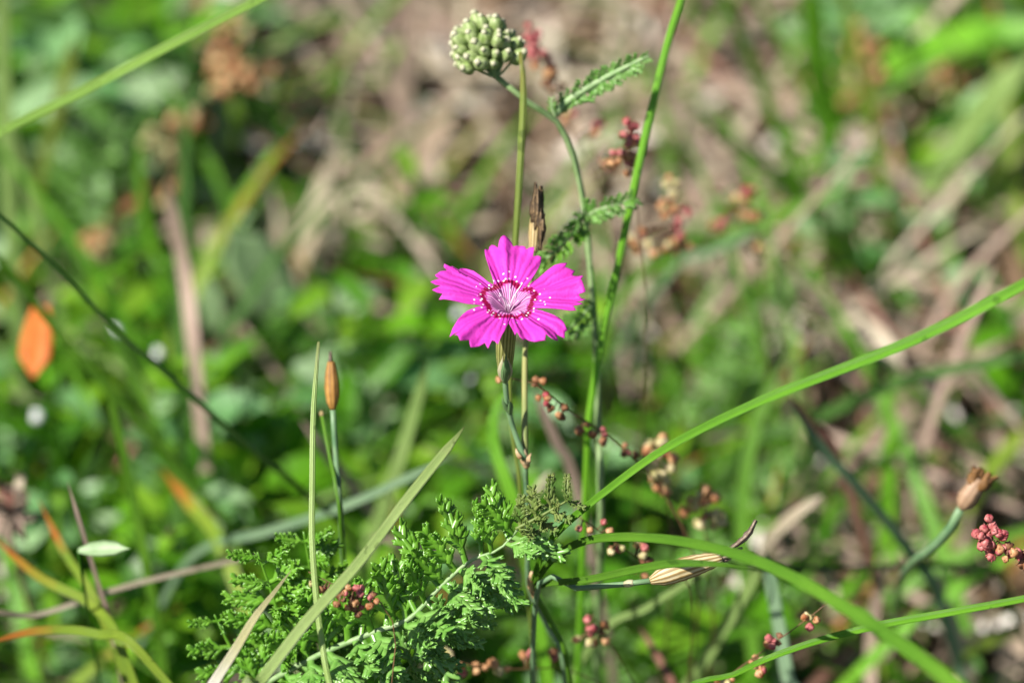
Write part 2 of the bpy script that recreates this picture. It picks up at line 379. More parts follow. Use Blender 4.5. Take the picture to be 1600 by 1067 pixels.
def dew_glint_mat():
    m = bpy.data.materials.new('dew_white_glint'); n, l = nodes(m)
    p = n.new('ShaderNodeBsdfPrincipled'); p.inputs['Base Color'].default_value = (0.95, 0.97, 0.97, 1)  # mostly opaque white colour, painted in place of the sun's glint in the drop
    p.inputs['Roughness'].default_value = 0.1; p.inputs['IOR'].default_value = 1.45; p.inputs['Transmission Weight'].default_value = 0.2
    nz = n.new('ShaderNodeTexNoise'); nz.inputs['Scale'].default_value = 300; b = n.new('ShaderNodeBump'); b.inputs['Strength'].default_value = 0.03
    b.inputs['Distance'].default_value = 0.0001
    l.new(nz.outputs['Fac'], b.inputs['Height']); l.new(b.outputs[0], p.inputs['Normal'])
    o = n.new('ShaderNodeOutputMaterial'); l.new(p.outputs[0], o.inputs[0]); return m
M['dew_white_glint'] = dew_glint_mat()

def soil_mat():
    m = bpy.data.materials.new('soil'); n, l = nodes(m); tc = n.new('ShaderNodeNewGeometry')
    a = noise_tex(n, l, tc.outputs['Position'], 45, 6, 0.7); b = noise_tex(n, l, tc.outputs['Position'], 420, 5, 0.7)
    big = noise_tex(n, l, tc.outputs['Position'], 1.3, 5, 0.6)
    c = ramp(n, l, a, [(0.3, (0.022, 0.016, 0.011)), (0.5, (0.05, 0.035, 0.025)), (0.7, (0.12, 0.09, 0.065))])
    far = ramp(n, l, mth(n, l, 'ADD', mth(n, l, 'MULTIPLY', b, 0.5), mth(n, l, 'MULTIPLY', a, 0.5)), [(0.35, (0.045, 0.10, 0.015)), (0.5, (0.10, 0.17, 0.03)), (0.65, (0.26, 0.22, 0.11))])
    ln = n.new('ShaderNodeVectorMath'); ln.operation = 'LENGTH'; l.new(tc.outputs['Position'], ln.inputs[0])
    f = mth(n, l, 'ADD', mth(n, l, 'MULTIPLY', mth(n, l, 'SUBTRACT', ln.outputs['Value'], 0.7), 1.5), mth(n, l, 'SUBTRACT', big, 0.5), True)
    c = mixc(n, l, f, c, far)
    finish(n, l, c, 0, 0.9, 0.2, mth(n, l, 'ADD', a, mth(n, l, 'MULTIPLY', b, 0.4)), 0.8, 0.004)
    return m
M['soil'] = soil_mat()

# ------------------------------------------------------------------ ground
def ground():
    """one sheet to the horizon, uneven where it is near"""
    xs = [-120, -30, -8, -3, -1.2, -0.7] + [-0.45 + 0.015 * i for i in range(61)] + [0.7, 1.2, 3, 8, 30, 120]
    g = new()
    for y in xs:
        for x in xs:
            z = (noise.fractal(V((x * 18, y * 18, 3)), 1.0, 2.0, 4) * 0.004 - 0.0035) if max(abs(x), abs(y)) < 0.46 else -0.004
            yy = y + 0.15 if abs(y) < 0.5 else y
            g['v'].append(V((x, yy, z))); g['uv'].append((x, y))
    n = len(xs)
    for i in range(n - 1):
        for j in range(n - 1): a = i * n + j; g['f'].append((a, a + 1, a + n + 1, a + n))
    props(obj('ground', g, M['soil']), 'brown soil of the meadow floor under the plants', 'ground', kind='structure')
ground()

# where the turf is green (share of green against dry litter, seen across the meadow floor)
GREEN = [[.75, .55, .06, .05, .04, .22, .55, .85],
         [.72, .50, .14, .06, .12, .22, .38, .42],
         [.50, .65, .60, .35, .30, .25, .40, .40],
         [.85, .88, .92, .85, .55, .38, .28, .36],
         [.85, .92, .92, .88, .75, .62, .22, .34],
         [.70, .85, .85, .88, .85, .65, .42, .52]]
def green_at(px, py):
    x = min(6.999, max(0, px / 200 - 0.5)); y = min(4.999, max(0, py / 178 - 0.5))
    i, j = int(y), int(x); fy, fx = y - i, x - j
    a = GREEN[i][j] * (1 - fx) + GREEN[i][j + 1] * fx; b = GREEN[i + 1][j] * (1 - fx) + GREEN[i + 1][j + 1] * fx
    return a * (1 - fy) + b * fy

# ------------------------------------------------------------------ maiden pink
def below(p, dx=0.0, dy=0.0): return V((p.x + dx, p.y + dy, -0.003))
def pod(name, p0, p1, r, mat, parent, prof=(0.35, 0.85, 1.0, 1.0, 0.92, 0.75, 0.5), bend=(0, 0, 0)):
    mid = (p0 + p1) * 0.5 + V(bend)
    return obj(name, tube([p0, mid, p1], [r * q for q in prof], 20, 16, wob=0.08), mat, parent)
def wither(name, p0, d, length, r, mat, parent, n=5, spread=0.35):
    """shrivelled petal remains: crumpled twisted strips"""
    d = V(d).normalized(); a = d.orthogonal().normalized(); b = d.cross(a)
    for i in range(n):
        th = 6.28 * i / n + R.uniform(-.4, .4); side = a * math.cos(th) + b * math.sin(th); ll = length * R.uniform(0.7, 1.05)
        pts = [p0 + side * r * 0.45, p0 + d * ll * 0.4 + side * r * R.uniform(.5, .9), p0 + d * ll * 0.75 + side * r * (0.5 + spread * R.random()) + a * R.uniform(-r, r) * 0.3,
               p0 + d * ll + side * r * (0.5 + spread * 2 * R.random())]
        obj(name, tube(pts, [r * .32, r * .42, r * .36, r * .2], 12, 6, wob=0.5, flat=0.55), mat, parent)

ROOT = below(P(858, 980, 0.47), 0.004, 0.012)
pink = thing('maiden_pink', ROOT, 'maiden pink with one open magenta flower and a brown withered pod behind it', 'flower')
NODE = P(820, 717, 0.4625)
obj('stem', tube([ROOT, P(884, 1080, 0.482), P(858, 985, 0.478), P(827, 920, 0.4735), P(825, 840, 0.469), P(823, 770, 0.466), NODE], S(4.2), 40, 9), M['pinkstem'], pink)
obj('stem', tube([NODE, P(820, 640, 0.4630), P(821, 540, 0.4630), P(829, 440, 0.4630), P(833, 392, 0.4630)], [S(5.6), S(5.2), S(4.6), S(4.6), S(5.5)], 30, 9), M['yellowstem'], pink)
obj('flower_stalk', tube([NODE + V((0, -0.0004, 0.0003)), P(803, 672, 0.4615), P(793, 632, 0.4598), P(789, 590, 0.4578)], [S(5.5), S(4.4), S(4.4), S(4.8)], 24, 9), M['pinkstem'], pink)
nd = obj('node_sheath', tube([P(822.5, 731, 0.4630), P(821.5, 722, 0.4628), P(819, 711, 0.4622), P(816, 703, 0.4620)], [S(4.5), S(8.2), S(7.6), S(4.8)], 12, 10, wob=0.35), M['node'], pink)
for a, b in (((814, 716), (806, 700)), ((826, 722), (830, 708))):
    obj('scale', blade([P(a[0], a[1], 0.4612), P((a[0] + b[0]) / 2 - 2, (a[1] + b[1]) / 2, 0.4610), P(b[0], b[1], 0.4612)], S(7), 8, tip=0.7), M['node'], nd)
pp = P(834, 394, 0.4630); pq = P(838, 335, 0.4630)
pod('dry_pod', pp, pq, S(10.5), M['pod'], pink, prof=(0.6, 0.85, 0.95, 1.0, 1.0, 0.95, 0.8))
wither('withered_petal', P(838, 348, 0.4625), pq - pp, S(66), S(11), M['withered'], pink, 9, 0.1)
for x0, x1, y0, y1 in ((844, 842, 392, 300), (847, 845, 378, 318), (836, 840, 360, 295)):
    obj('withered_petal', tube([P(x0, y0, .4612), P((x0 + x1) / 2 + 2, (y0 + y1) / 2, .4608), P(x1, y1, .4616)], [S(2), S(6), S(5), S(3)], 14, 6, wob=.5, flat=.5), M['withered'], pink)

# flower: surface is a shallow cone around AX with the throat at OC
OC = P(795, 474, 0.4505)
AX = V((0.03, -0.09, 1)).normalized(); EX = V((1, 0, 0)); EX = (EX - AX * EX.dot(AX)).normalized(); EY = AX.cross(EX)
def h_of(r):                                    # metres
    return 0.14 * r if r > 0.0022 else 0.14 * 0.0022 - (0.0022 - r) * 0.9
def on_flower(px, py):
    rd = ray_dir(px, py); lo_, hi_ = 0.42, 0.48
    for _ in range(50):
        t = (lo_ + hi_) / 2; q = CAM + rd * t - OC
        f = q.dot(AX) - 0.14 * math.hypot(q.dot(EX), q.dot(EY))
        if f > 0: lo_ = t
        else: hi_ = t
    return q.dot(EX), q.dot(EY)
PETALS = [
 [(672,530),(655,500),(630,420),(605,330),(592,270),(589,228),(604,220),(620,224),(624,198),(640,189),(662,204),(690,238),(699,192),(714,166),(740,156),(770,168),(798,190),(812,214),(835,200),(880,205),(902,214),(912,238),(940,229),(973,232),(970,262),(964,298),(1000,289),(1031,295),(1028,330),(1010,380),(980,440),(940,500),(905,545)],
 [(915,552),(1000,480),(1060,430),(1128,384),(1180,374),(1231,366),(1214,402),(1245,402),(1294,401),(1272,442),(1310,446),(1346,462),(1352,492),(1333,512),(1352,536),(1376,574),(1322,584),(1340,606),(1374,630),(1290,652),(1320,662),(1352,682),(1276,694),(1290,712),(1301,730),(1250,733),(1170,726),(1080,720),(990,716),(945,706)],
 [(930,715),(990,725),(1060,740),(1130,770),(1200,810),(1234,856),(1216,868),(1213,902),(1180,896),(1147,890),(1163,938),(1140,965),(1110,966),(1062,946),(1057,984),(990,971),(950,961),(906,950),(892,964),(862,950),(838,920),(822,944),(790,870),(768,815),(764,790)],
 [(766,800),(766,842),(742,900),(722,930),(690,988),(664,966),(642,958),(612,1008),(588,964),(540,985),(478,998),(468,958),(430,974),(395,983),(378,950),(350,915),(388,868),(350,861),(313,872),(335,830),(380,790),(450,740),(530,710),(612,698)],
 [(590,694),(560,697),(450,681),(350,656),(270,636),(228,632),(258,606),(215,596),(176,577),(248,551),(200,539),(163,511),(242,491),(215,480),(198,461),(240,435),(294,431),(266,408),(270,386),(305,394),(322,404),(332,380),(362,386),(390,398),(394,368),(412,366),(440,375),(500,410),(550,455),(600,500),(645,548)]]
def petal_geo(outline, idx):
    pts = [on_flower(640 + x / 5.0, 340 + y / 5.0) for x, y in outline]
    cx = sum(p[0] for p in pts) / len(pts); cy = sum(p[1] for p in pts) / len(pts); l = math.hypot(cx, cy)
    dx, dy = cx / l, cy / l; fine = []
    for i, p in enumerate(pts):                 # densify
        fine.append(p)
        if i + 1 < len(pts):
            q = pts[i + 1]; fine.append(((p[0] + q[0]) / 2, (p[1] + q[1]) / 2))
    pol = [(math.hypot(x, y), math.atan2(dx * y - dy * x, dx * x + dy * y)) for x, y in fine]
    sgn = 1 if pol[-1][1] > pol[0][1] else -1
    g = new(); NR = 26; n = len(fine); sd = idx * 7.3
    for k in range(NR + 1):
        t = k / NR
        for i, (rr, la) in enumerate(pol):
            r = 0.00015 + (rr - 0.00015) * t
            even = sgn * (i / (n - 1) - .5) * 2 * math.radians(41)      # claws close up around the throat
            f = min(1, max(0, (r - 0.0016) / 0.0024)); f = f * f * (3 - 2 * f)
            lat = even * (1 - f) + la * f; ca, sa = math.cos(lat), math.sin(lat)
            X = r * (dx * ca - dy * sa); Y = r * (dy * ca + dx * sa)
            amp = max(0, r - 0.002) * 0.085
            z = h_of(r) + amp * math.sin(lat * 14 + sd) * (.6 + .4 * math.sin(lat * 5 + sd)) + max(0, r - 0.0025) * 0.14 * noise.noise(V((X * 260, Y * 260, sd)))
            if r < .0032: z += .00022 * math.exp(-(lat / .12) ** 2) * min(1, r / .001) - .00012 * abs(lat)
            z -= 0.22 * max(0, r - 0.0068) * (1 if idx in (2, 3) else 0.3)
            z += 0.00014 * (idx % 2) * min(1, r / 0.003) + .00005 * idx
            g['v'].append(OC + EX * X + EY * Y + AX * z); g['uv'].append((X * 1000, Y * 1000))
    for k in range(NR):
        for i in range(n - 1):
            a = k * n + i; g['f'].append((a, a + 1, a + n + 1, a + n))
    return g
for i, o_ in enumerate(PETALS):
    o = obj('petal', petal_geo(o_, i), M['petal'], pink)
    md = o.modifiers.new('thickness', 'SOLIDIFY'); md.thickness = 0.00009; md.offset = -1
for dx, dy, hh in ((-0.0004, -0.0002, .0030), (0.0005, 0.0003, .0036)):
    b = OC - AX * 0.0012
    obj('style', tube([b, b + AX * hh * .6 + EX * dx, b + AX * hh + EX * dx * 3 + EY * dy * 3], [.00013, .00012, .00006], 10, 6), M['style'], pink)
for i in range(6):
    th = i * 1.05 + 0.4; b = OC - AX * 0.0012; e = EX * math.cos(th) + EY * math.sin(th)
    st_ = obj('stamen', tube([b + e * .0003, b + e * .0007 + AX * .0012, b + e * R.uniform(.0009, .0015) + AX * R.uniform(.0018, .0026)], [.00007, .00006, .00006], 7, 5), M['style'], pink)
cb = P(789, 594, 0.4580); ct = OC - AX * 0.0009
cal = obj('calyx', tube([cb, cb.lerp(ct, 0.45) + V((-0.00015, 0, 0)), ct], [S(6), S(11.5), S(14.2), S(15.5), S(15.5), S(15), S(14.5)], 22, 24, cap=False), M['calyx'], pink)
for off, wd, hgt, mt in ((-5.5, 15, 44, 'papery'), (6.5, 14, 40, 'papery'), (1.5, 15, 50, 'bract')):
    b0 = P(789 + off * .3, 599, 0.4572 if mt == 'bract' else 0.4574)
    pts = [b0, P(789 + off, 585, 0.4552 if mt == 'bract' else 0.4556), P(789 + off, 572, 0.4543 if mt == 'bract' else 0.4548), P(789 + off * .7 + .8, 599 - hgt, 0.4536 if mt == 'bract' else 0.4540)]
    obj('bract', blade(pts, [S(6), S(wd), S(wd * 1.05), S(wd * .55), S(2)], 16, hint=(off * .06, -1, 0.3), fold=-0.45, tip=0.3), M[mt], cal)
for sx, top in ((-1, 618), (1, 624)):
    b0 = P(797 + sx * 1.5, 648, 0.4602)
    obj('leaf', blade([b0, P(794 + sx * 5, 638, 0.4592), P(791 + sx * 5.5, 628, 0.4585), P(788 + sx * 5 + 1, top, 0.4583)], [S(7), S(11), S(9), S(3)], 14, hint=(sx * .6, -1, 0.2), fold=-0.5, tip=0.4), M['bract'], pink)

# ------------------------------------------------------------------ long grass blades placed one by one
def to_soil(q, root):
    """carry a blade on from its first point down to the soil in an easy bend"""
    h = max(0.002, q[0].z + 0.003); m = q[0] + (q[0] - q[1]).normalized() * h * .28 + V((0, 0, -h * .3))
    m.z = max(m.z, 0.0005)
    return [below(m, *root), m]
def by_arc(q, vals, skip):
    """vals at the control points q[skip:], as a function of the share of arc length; the buried part keeps 0.7 of the first"""
    L = [0.0]
    for a, b in zip(q, q[1:]): L.append(L[-1] + (b - a).length)
    n = len(q) - skip; xs = [x / L[-1] for x in L[skip:]]
    ys = [interp(vals, k / (n - 1)) for k in range(n)]
    def f(t):
        if t <= xs[0]: return ys[0] * (0.7 + 0.3 * t / max(1e-9, xs[0]))
        for k in range(n - 1):
            if t <= xs[k + 1]: return ys[k] + (ys[k + 1] - ys[k]) * (t - xs[k]) / max(1e-9, xs[k + 1] - xs[k])
        return ys[-1]
    return f, xs[0]
def long_blade(pts, wid, mat, label, root=None, name='grass_leaf', group=None, rev=False, **kw):
    """pts run from the base to the tip; root=(dx,dy) carries the base down to the soil"""
    q = pl(pts); d = sum(p[2] for p in pts) / len(pts); skip = 0
    wd = [S(x, d) for x in wid] if hasattr(wid, '__len__') else S(wid, d)
    if root is not None: q = to_soil(q, root) + q; skip = 2
    f, x0 = by_arc(q, wd, skip)
    kw['tip'] = kw.get('tip', .12) * (1 - x0) * 1.4
    g = blade(q, f, kw.pop('n', 96), **kw)
    g['r'] = [max(0, (x - x0) / (1 - x0)) for x in g['r']]
    if rev: g['r'] = [1 - x for x in g['r']]
    return props(obj(name, g, M[mat], base=q[0]), label, 'grass', group)
def long_stem(pts, wid, mat, label, root=None, name='grass_stalk', cat='grass stem', **kw):
    q = pl(pts); d = sum(p[2] for p in pts) / len(pts); skip = 0
    wd = [S(x, d) * .5 for x in wid] if hasattr(wid, '__len__') else S(wid, d) * .5
    if root is not None: q = to_soil(q, root) + q; skip = 2
    f, x0 = by_arc(q, wd, skip)
    g = tube(q, f, kw.pop('n', 60), 9, **kw); k = 9
    g['r'] = [max(0, ((i // k) / (len(g['v']) // k - 1) - x0) / (1 - x0)) for i in range(len(g['v']))]
    return props(obj(name, g, M[mat], base=q[0]), label, cat)
long_stem([(815, 790, .472), (802, 690, .470), (796, 600, .468), (800, 470, .467), (806, 370, .466), (814, 240, .466), (818, 140, .466), (813, 82, .466)], [7, 7, 7, 8, 9, 11, 12, 11.5, 6], 'olive',
          'slim olive upright blade with a brown tip passing behind the magenta flower', (0.0, 0.01))
long_blade([(-160, 300, .500), (0, 208, .492), (120, 148, .488), (250, 80, .484), (405, 0, .480), (520, -60, .476)], [14, 15, 16, 16, 16, 15, 14], 'fresh',
           'pale green straight blade slanting up past the orange-brown sorrel seeds', (-0.05, 0.05), fold=0.5, tip=0.05)
long_stem([(918, 700, .484), (922, 640, .482), (940, 530, .480), (962, 430, .479), (1000, 250, .477), (1040, 80, .476), (1064, 0, .475), (1090, -90, .474)], [12, 12, 12, 13, 13, 12, 9], 'bright',
          'bright green grass stem rising beside the red sorrel spike and the yarrow stalk', (0.0, 0.02))
GR_ROOT = below(P(868, 985, 0.470), 0.006, 0.014); GN = P(832, 922, 0.4655)
gp = thing('grass_plant', GR_ROOT, 'grass with one long bright blade and two blades arching over the straw-coloured pod', 'grass')
obj('culm', tube([GR_ROOT, P(892, 1080, .476), P(866, 985, .470), GN], [S(4.5), S(4.5), S(4.5), S(5)], 30, 8), M['green'], gp)
obj('sheath', tube([P(838, 936, .4660), GN, P(829, 905, .4640), P(832, 893, .4635)], [S(4), S(7), S(6), S(3)], 12, 8, wob=.3), M['node'], gp)
for pts, wd, fo, ti, mt, lb in (
    ([(831, 916, .465), (846, 872, .459), (875, 828, .454), (950, 765, .450), (1050, 695, .446), (1200, 622, .440), (1420, 535, .434), (1600, 445, .428), (1760, 350, .42)], [8, 11, 12, 13, 14, 16, 17, 18, 16, 12], .65, .06, 'bright', 'longest bright green leaf'),
    ([(834, 915, .465), (860, 878, .460), (900, 850, .455), (960, 839, .449), (1060, 845, .440), (1180, 875, .430), (1290, 930, .420), (1400, 1000, .410), (1500, 1075, .400), (1600, 1160, .390)], [9, 13, 15, 17, 19, 21, 23, 25, 24], .5, .06, 'green', 'broad leaf curved in an arch'),
    ([(834, 920, .465), (860, 911, .459), (920, 905, .453), (1000, 888, .446), (1060, 880, .441), (1130, 882, .436), (1200, 893, .431)], [7, 10, 12, 13, 13, 12, 6], .5, .3, 'green', 'short level leaf')):
    d_ = sum(p[2] for p in pts) / len(pts)
    props(obj('leaf', blade(pl(pts), [S(x, d_) for x in wd], 60, fold=fo, tip=ti), M[mt], gp), lb)
long_blade([(1030, 1110, .462), (1150, 1052, .457), (1200, 1028, .455), (1280, 1000, .453), (1380, 975, .451), (1480, 957, .449), (1600, 935, .447), (1720, 910, .445)], [8, 9, 10, 11, 12, 12, 11, 8], 'bright',
           'thin bright green blade with twin ribs running out beside the orange sorrel seeds', (-0.01, 0.01), fold=0.9, tip=0.06)
long_blade([(365, 1115, .4360), (405, 1067, .4370), (480, 970, .4385), (560, 880, .4405), (640, 775, .4430), (700, 700, .445), (726, 666, .446)], [19, 19, 18, 17, 16, 15, 12], 'purpletip',
           'stiff pale blade with a purplish tip slanting across the feathery yarrow leaf', (-0.02, 0.01), fold=0.3, tip=0.06)
long_stem([(520, 1110, .439), (512, 1060, .440), (497, 960, .4415), (488, 850, .443), (488, 760, .445), (490, 640, .447), (498, 534, .448)], [10, 10, 10, 10, 10, 9.5, 5], 'purpletip',
          'slender upright green stem with a blunt tip beside the narrow brown pod', (0.0, 0.01))
long_blade([(262, 1178, .439), (320, 1092, .441), (335, 1066, .441), (368, 1015, .442), (398, 965, .443), (425, 930, .444), (457, 888, .445)], [18, 18, 18, 16, 13, 8, 6], 'white_straw',
           'bleached white dry blade narrowing to a tan tip beside the yarrow leaf', (-0.01, 0.01), name='dry_grass_leaf', rev=True, tip=0.1, hint=(-.35, -.7, .6))
long_blade([(560, 860, .520), (480, 772, .508), (380, 690, .500), (270, 592, .494), (180, 514, .490), (90, 420, .486), (0, 335, .482), (-120, 220, .478)], [9, 9, 9, 9, 8, 8, 7, 6], 'dark',
           'dark green thin blade slanting over the broad leaves with a dewdrop', (0.02, 0.02), tip=0.04)
long_blade([(470, 960, .545), (340, 800, .535), (200, 640, .525), (100, 530, .520), (30, 440, .515), (-60, 340, .51)], [16, 15, 14, 13, 12, 9], 'green',
           'soft green blade slanting past the vivid orange leaf tip', (0.01, 0.02), tip=0.08)
long_blade([(1180, 690, .565), (1260, 660, .560), (1400, 600, .550), (1500, 575, .545), (1640, 545, .54)], [18, 20, 20, 18, 15], 'dark',  # dark grass colour carries the shade on this blade
           'broad green blade, shade put into its colour, lying low under the longest bright blade', (0.0, 0.01), tip=0.05)
long_blade([(1470, 940, .53), (1420, 858, .525), (1340, 760, .515), (1285, 700, .51), (1232, 622, .505)], [18, 18, 17, 16, 12], 'glauc',
           'grey-green flat blade slanting up to the longest bright blade', (0.0, 0.02))
long_blade([(1250, 1110, .50), (1232, 1060, .50), (1218, 980, .50), (1204, 905, .50), (1196, 860, .50)], [22, 22, 21, 20, 16], 'glauc',
           'pale blue-green upright blade under the arching broad blade', (0.0, 0.02))
long_blade([(1060, 1110, .52), (1090, 1050, .515), (1130, 985, .51), (1175, 910, .505), (1200, 862, .50)], [24, 23, 22, 20, 12], 'pale',
           'pale green slanted blade crossing below the straw-coloured pod', (-0.01, 0.02))
long_blade([(1560, 900, .53), (1500, 884, .525), (1420, 884, .52), (1300, 888, .515), (1180, 884, .51), (1100, 880, .51)], [10, 10, 9, 8, 8, 5], 'dark',
           'dark thin blade lying level behind the arching broad blade', (0.03, 0.02))
long_blade([(1190, 1120, .55), (1160, 820, .55), (1190, 640, .55), (1240, 540, .55)], [22, 22, 20, 10], 'green',
           'blurred green blade standing behind the longest bright blade near the pale straw', (0.0, 0.02))
long_blade([(960, 1010, .53), (820, 960, .52), (700, 985, .505), (640, 1000, .5)], [14, 14, 12, 8], 'green',
           'low green blade bending toward the underside of the yarrow leaf', (0.01, 0.02))
long_blade([(930, 1000, .50), (1010, 950, .495), (1090, 900, .49), (1150, 860, .485)], [12, 12, 11, 7], 'pale',
           'greyish green blade slanting under the straw-coloured pod', (-0.01, 0.02))
long_blade([(540, 960, .55), (580, 850, .54), (625, 720, .53), (660, 600, .525), (670, 560, .52)], [26, 26, 24, 18, 8], 'pale',
           'wide pale blade behind the stiff purplish-tipped blade', (0.0, 0.02))
long_blade([(300, 870, .53), (420, 830, .52), (540, 790, .51), (640, 745, .505), (720, 705, .5)], [12, 14, 14, 13, 7], 'glauc',
           'pale flat blade lying low across the turf toward the withered node', (-0.01, 0.02))
long_blade([(250, 1000, .52), (232, 900, .515), (205, 760, .51), (180, 650, .505), (160, 560, .50)], [17, 17, 16, 14, 8], 'green',
           'upright soft green blade beside the small pale lens-shaped leaf', (0.0, 0.02))
long_blade([(255, 440, .60), (240, 400, .60), (222, 310, .595), (215, 200, .59)], [20, 20, 16, 8], 'bright',
           'green upright blade between the brown litter and the pink-tinged stalk', (0.0, 0.005))
long_blade([(820, 850, .50), (770, 680, .50), (800, 590, .50)], [22, 20, 10], 'bright',
           'broad bright blade standing close behind the forked stem', (0.0, 0.02))
for pts, wd, mt, lb in (
    ([(60, 780, .50), (100, 860, .495), (170, 985, .49)], [8, 14, 16], 'rusty', 'rust-orange grass blade below the grey-brown dried flower head'),
    ([(-20, 830, .50), (60, 900, .49), (150, 950, .485), (200, 1040, .48)], [8, 15, 16, 14], 'rusty', 'yellow and rust mottled blade crossing the base of the thin reddish stalk'),
    ([(-40, 1010, .48), (60, 985, .478), (150, 990, .475), (230, 1030, .47)], [8, 14, 16, 14], 'rusty', 'yellow-green blade turning orange that lies flat near the turf base'),
    ([(250, 730, .545), (300, 790, .535), (350, 860, .525)], [8, 22, 24], 'rusty', 'olive and orange blade fading behind the upright soft green blade')):
    long_blade(list(reversed(pts)), list(reversed(wd)), mt, lb, (0.0, 0.01), tip=0.2)
long_blade([(180, 1010, .49), (150, 900, .485), (120, 800, .48), (105, 752, .48)], [8, 7, 7, 4], 'pinkstraw', 'thin pinkish-brown dead stalk behind the small pale lens-shaped leaf', (0, .01), name='dead_stalk')
long_blade([(-60, 975, .485), (60, 960, .49), (200, 915, .495), (370, 875, .50), (420, 868, .505)], [9, 9, 9, 8, 5], 'straw', 'long straight straw lying level across the rust-orange blades', (-.01, .01), name='dead_stalk')
long_blade([(900, 760, .52), (870, 690, .515), (835, 610, .51)], [17, 17, 12], 'pinkstraw', 'pinkish dead stalk leaning behind the forked stem', (0.0, 0.01), name='dead_stalk')
long_blade([(640, 470, .66), (640, 380, .655), (634, 200, .645), (640, 60, .63), (650, -60, .62)], [30, 28, 26, 26, 20], 'pinkstraw', 'tall pinkish straw standing in the dry litter behind the flower', (0.0, 0.004), name='dead_stalk')
long_blade([(305, 560, .56), (290, 430, .56), (270, 330, .555), (262, 280, .55)], [22, 24, 22, 14], 'pinkstraw', 'pink-tinged dead stalk standing between dark green leaves', (0.0, 0.006), name='dead_stalk')
long_blade([(1330, 500, .60), (1370, 520, .595), (1410, 570, .59)], [18, 22, 18], 'straw', 'short pale straw beneath the longest bright blade', (0.0, 0.006), name='dead_stalk')
long_blade([(1360, 1110, .55), (1362, 1000, .55), (1375, 910, .545), (1382, 850, .54)], [18, 18, 16, 8], 'pinkstraw', 'pinkish straw standing behind the thin twin-ribbed blade', (0.0, 0.006), name='dead_stalk')
long_blade([(1530, 1110, .55), (1510, 1030, .55), (1480, 940, .545), (1465, 880, .54)], [17, 17, 15, 8], 'straw', 'bent greyish straw behind the thin twin-ribbed blade end', (0.0, 0.006), name='dead_stalk')
long_blade([(1190, 870, .54), (1225, 820, .53), (1290, 770, .52)], [14, 22, 12], 'straw', 'bright bleached straw stub behind the straw-coloured pod tip', (0.0, 0.01), name='dead_stalk')
long_blade([(1310, 720, .53), (1270, 670, .525), (1232, 615, .52)], [16, 20, 10], 'redstraw', 'dark reddish dead stalk touching the longest bright blade', (0.0, 0.02), name='dead_stalk')
long_blade([(1060, 1100, .51), (1030, 1030, .51), (1000, 980, .51)], [12, 12, 8], 'redstraw', 'rusty dead stalk below the straw-coloured pod', (0.0, 0.01), name='dead_stalk')

for pts, wd, mt, lb in (
    ([(1262, 330, .68), (1192, 140, .665), (1132, 0, .65), (1100, -70, .645)], [20, 20, 18, 12], 'bright', 'slanting bright blade in the far grass left of'.replace(' left of', ' by the tan-orange sorrel')),
    ([(1300, 230, .69), (1278, 100, .675), (1268, -30, .66)], [34, 40, 34], 'bright', 'widest upright bright blade in the far grass by the tan-orange sorrel'),
    ([(1330, 150, .70), (1450, 75, .69), (1560, 52, .68), (1680, 46, .675)], [36, 46, 46, 36], 'bright', 'broad bright blade lying level over the apricot-seeded sorrel'),
    ([(1415, 345, .68), (1490, 240, .67), (1565, 140, .66), (1620, 80, .655)], [28, 44, 46, 24], 'pale', 'wide pale green leaf slanting beside the apricot-seeded sorrel'),
    ([(1350, 440, .66), (1250, 310, .645), (1150, 225, .635), (1070, 150, .63)], [20, 20, 18, 10], 'green', 'olive shaded blade curving down through the litter past the faded coral sorrel'),
    ([(1010, 420, .63), (1130, 372, .62), (1260, 320, .615), (1350, 285, .61)], [18, 22, 20, 10], 'green', 'soft green blade lying level behind the faded coral sorrel'),
    ([(1050, 425, .60), (1110, 395, .595), (1190, 358, .59)], [9, 11, 8], 'glauc', 'thin greyish blade slanting under the rosy sorrel clump'),
    ([(380, 140, .69), (250, 78, .68), (100, 34, .675), (-60, 8, .67)], [28, 34, 34, 24], 'dark', 'dark green broad blade arching low behind the pale straight blade'),
    ([(24, 440, .61), (12, 260, .60), (6, 60, .59), (4, -80, .58)], [22, 24, 24, 18], 'pale', 'tall pale upright blade crossed by the pale straight blade'),
    ([(60, 300, .66), (90, 180, .65), (110, 90, .645), (120, 50, .64)], [18, 24, 22, 10], 'olive', 'yellowish blade standing under the pale straight blade')):
    long_blade([(x, y, d - .045 if d > .62 else d - .02) for x, y, d in pts], wd, mt, lb, (0, .004))

# ------------------------------------------------------------------ withered pinks
def pod_plant(label, stem_pts, wid, stem_mat, p1, r, pod_mat, wl, wr, wmat, n, root, bend=(0, 0, 0), spread=0.3):
    q = pl(stem_pts); d = stem_pts[-1][2]; b = below(q[0], *root)
    t = thing('withered_pink', b, label, 'seed pod')
    obj('stem', tube([b, b.lerp(q[0], .5)] + q, S(wid, d) * .5, 34, 8), M[stem_mat], t)
    e = P(*p1); pod('pod', q[-1], e, S(r, d), M[pod_mat], t, bend=bend)
    wither('withered_petal', e - (e - q[-1]).normalized() * S(r, d) * 1.2, e - q[-1], S(wl, d), S(wr, d), M[wmat], t, n, spread)
    return t
t = pod_plant('straw-coloured striped pod lying level with a curled withered tip under the arching blade', [(838, 930, .4625), (900, 919, .457), (960, 914, .454), (1016, 907, .452)], 9, 'pinkstem',
              (1128, 871, .4515), 18, 'pod', 68, 9, 'greywither', 6, (0, .01), (0, 0, 0.0002), 0.35)
obj('withered_petal', tube([P(1118, 870, .4510), P(1145, 855, .4508), (P(1168, 835, .4506)), P(1181, 812, .4506)], [S(3), S(4.5), S(5.5), S(3)], 14, 6, wob=.5, flat=.6), M['greywither'], t)
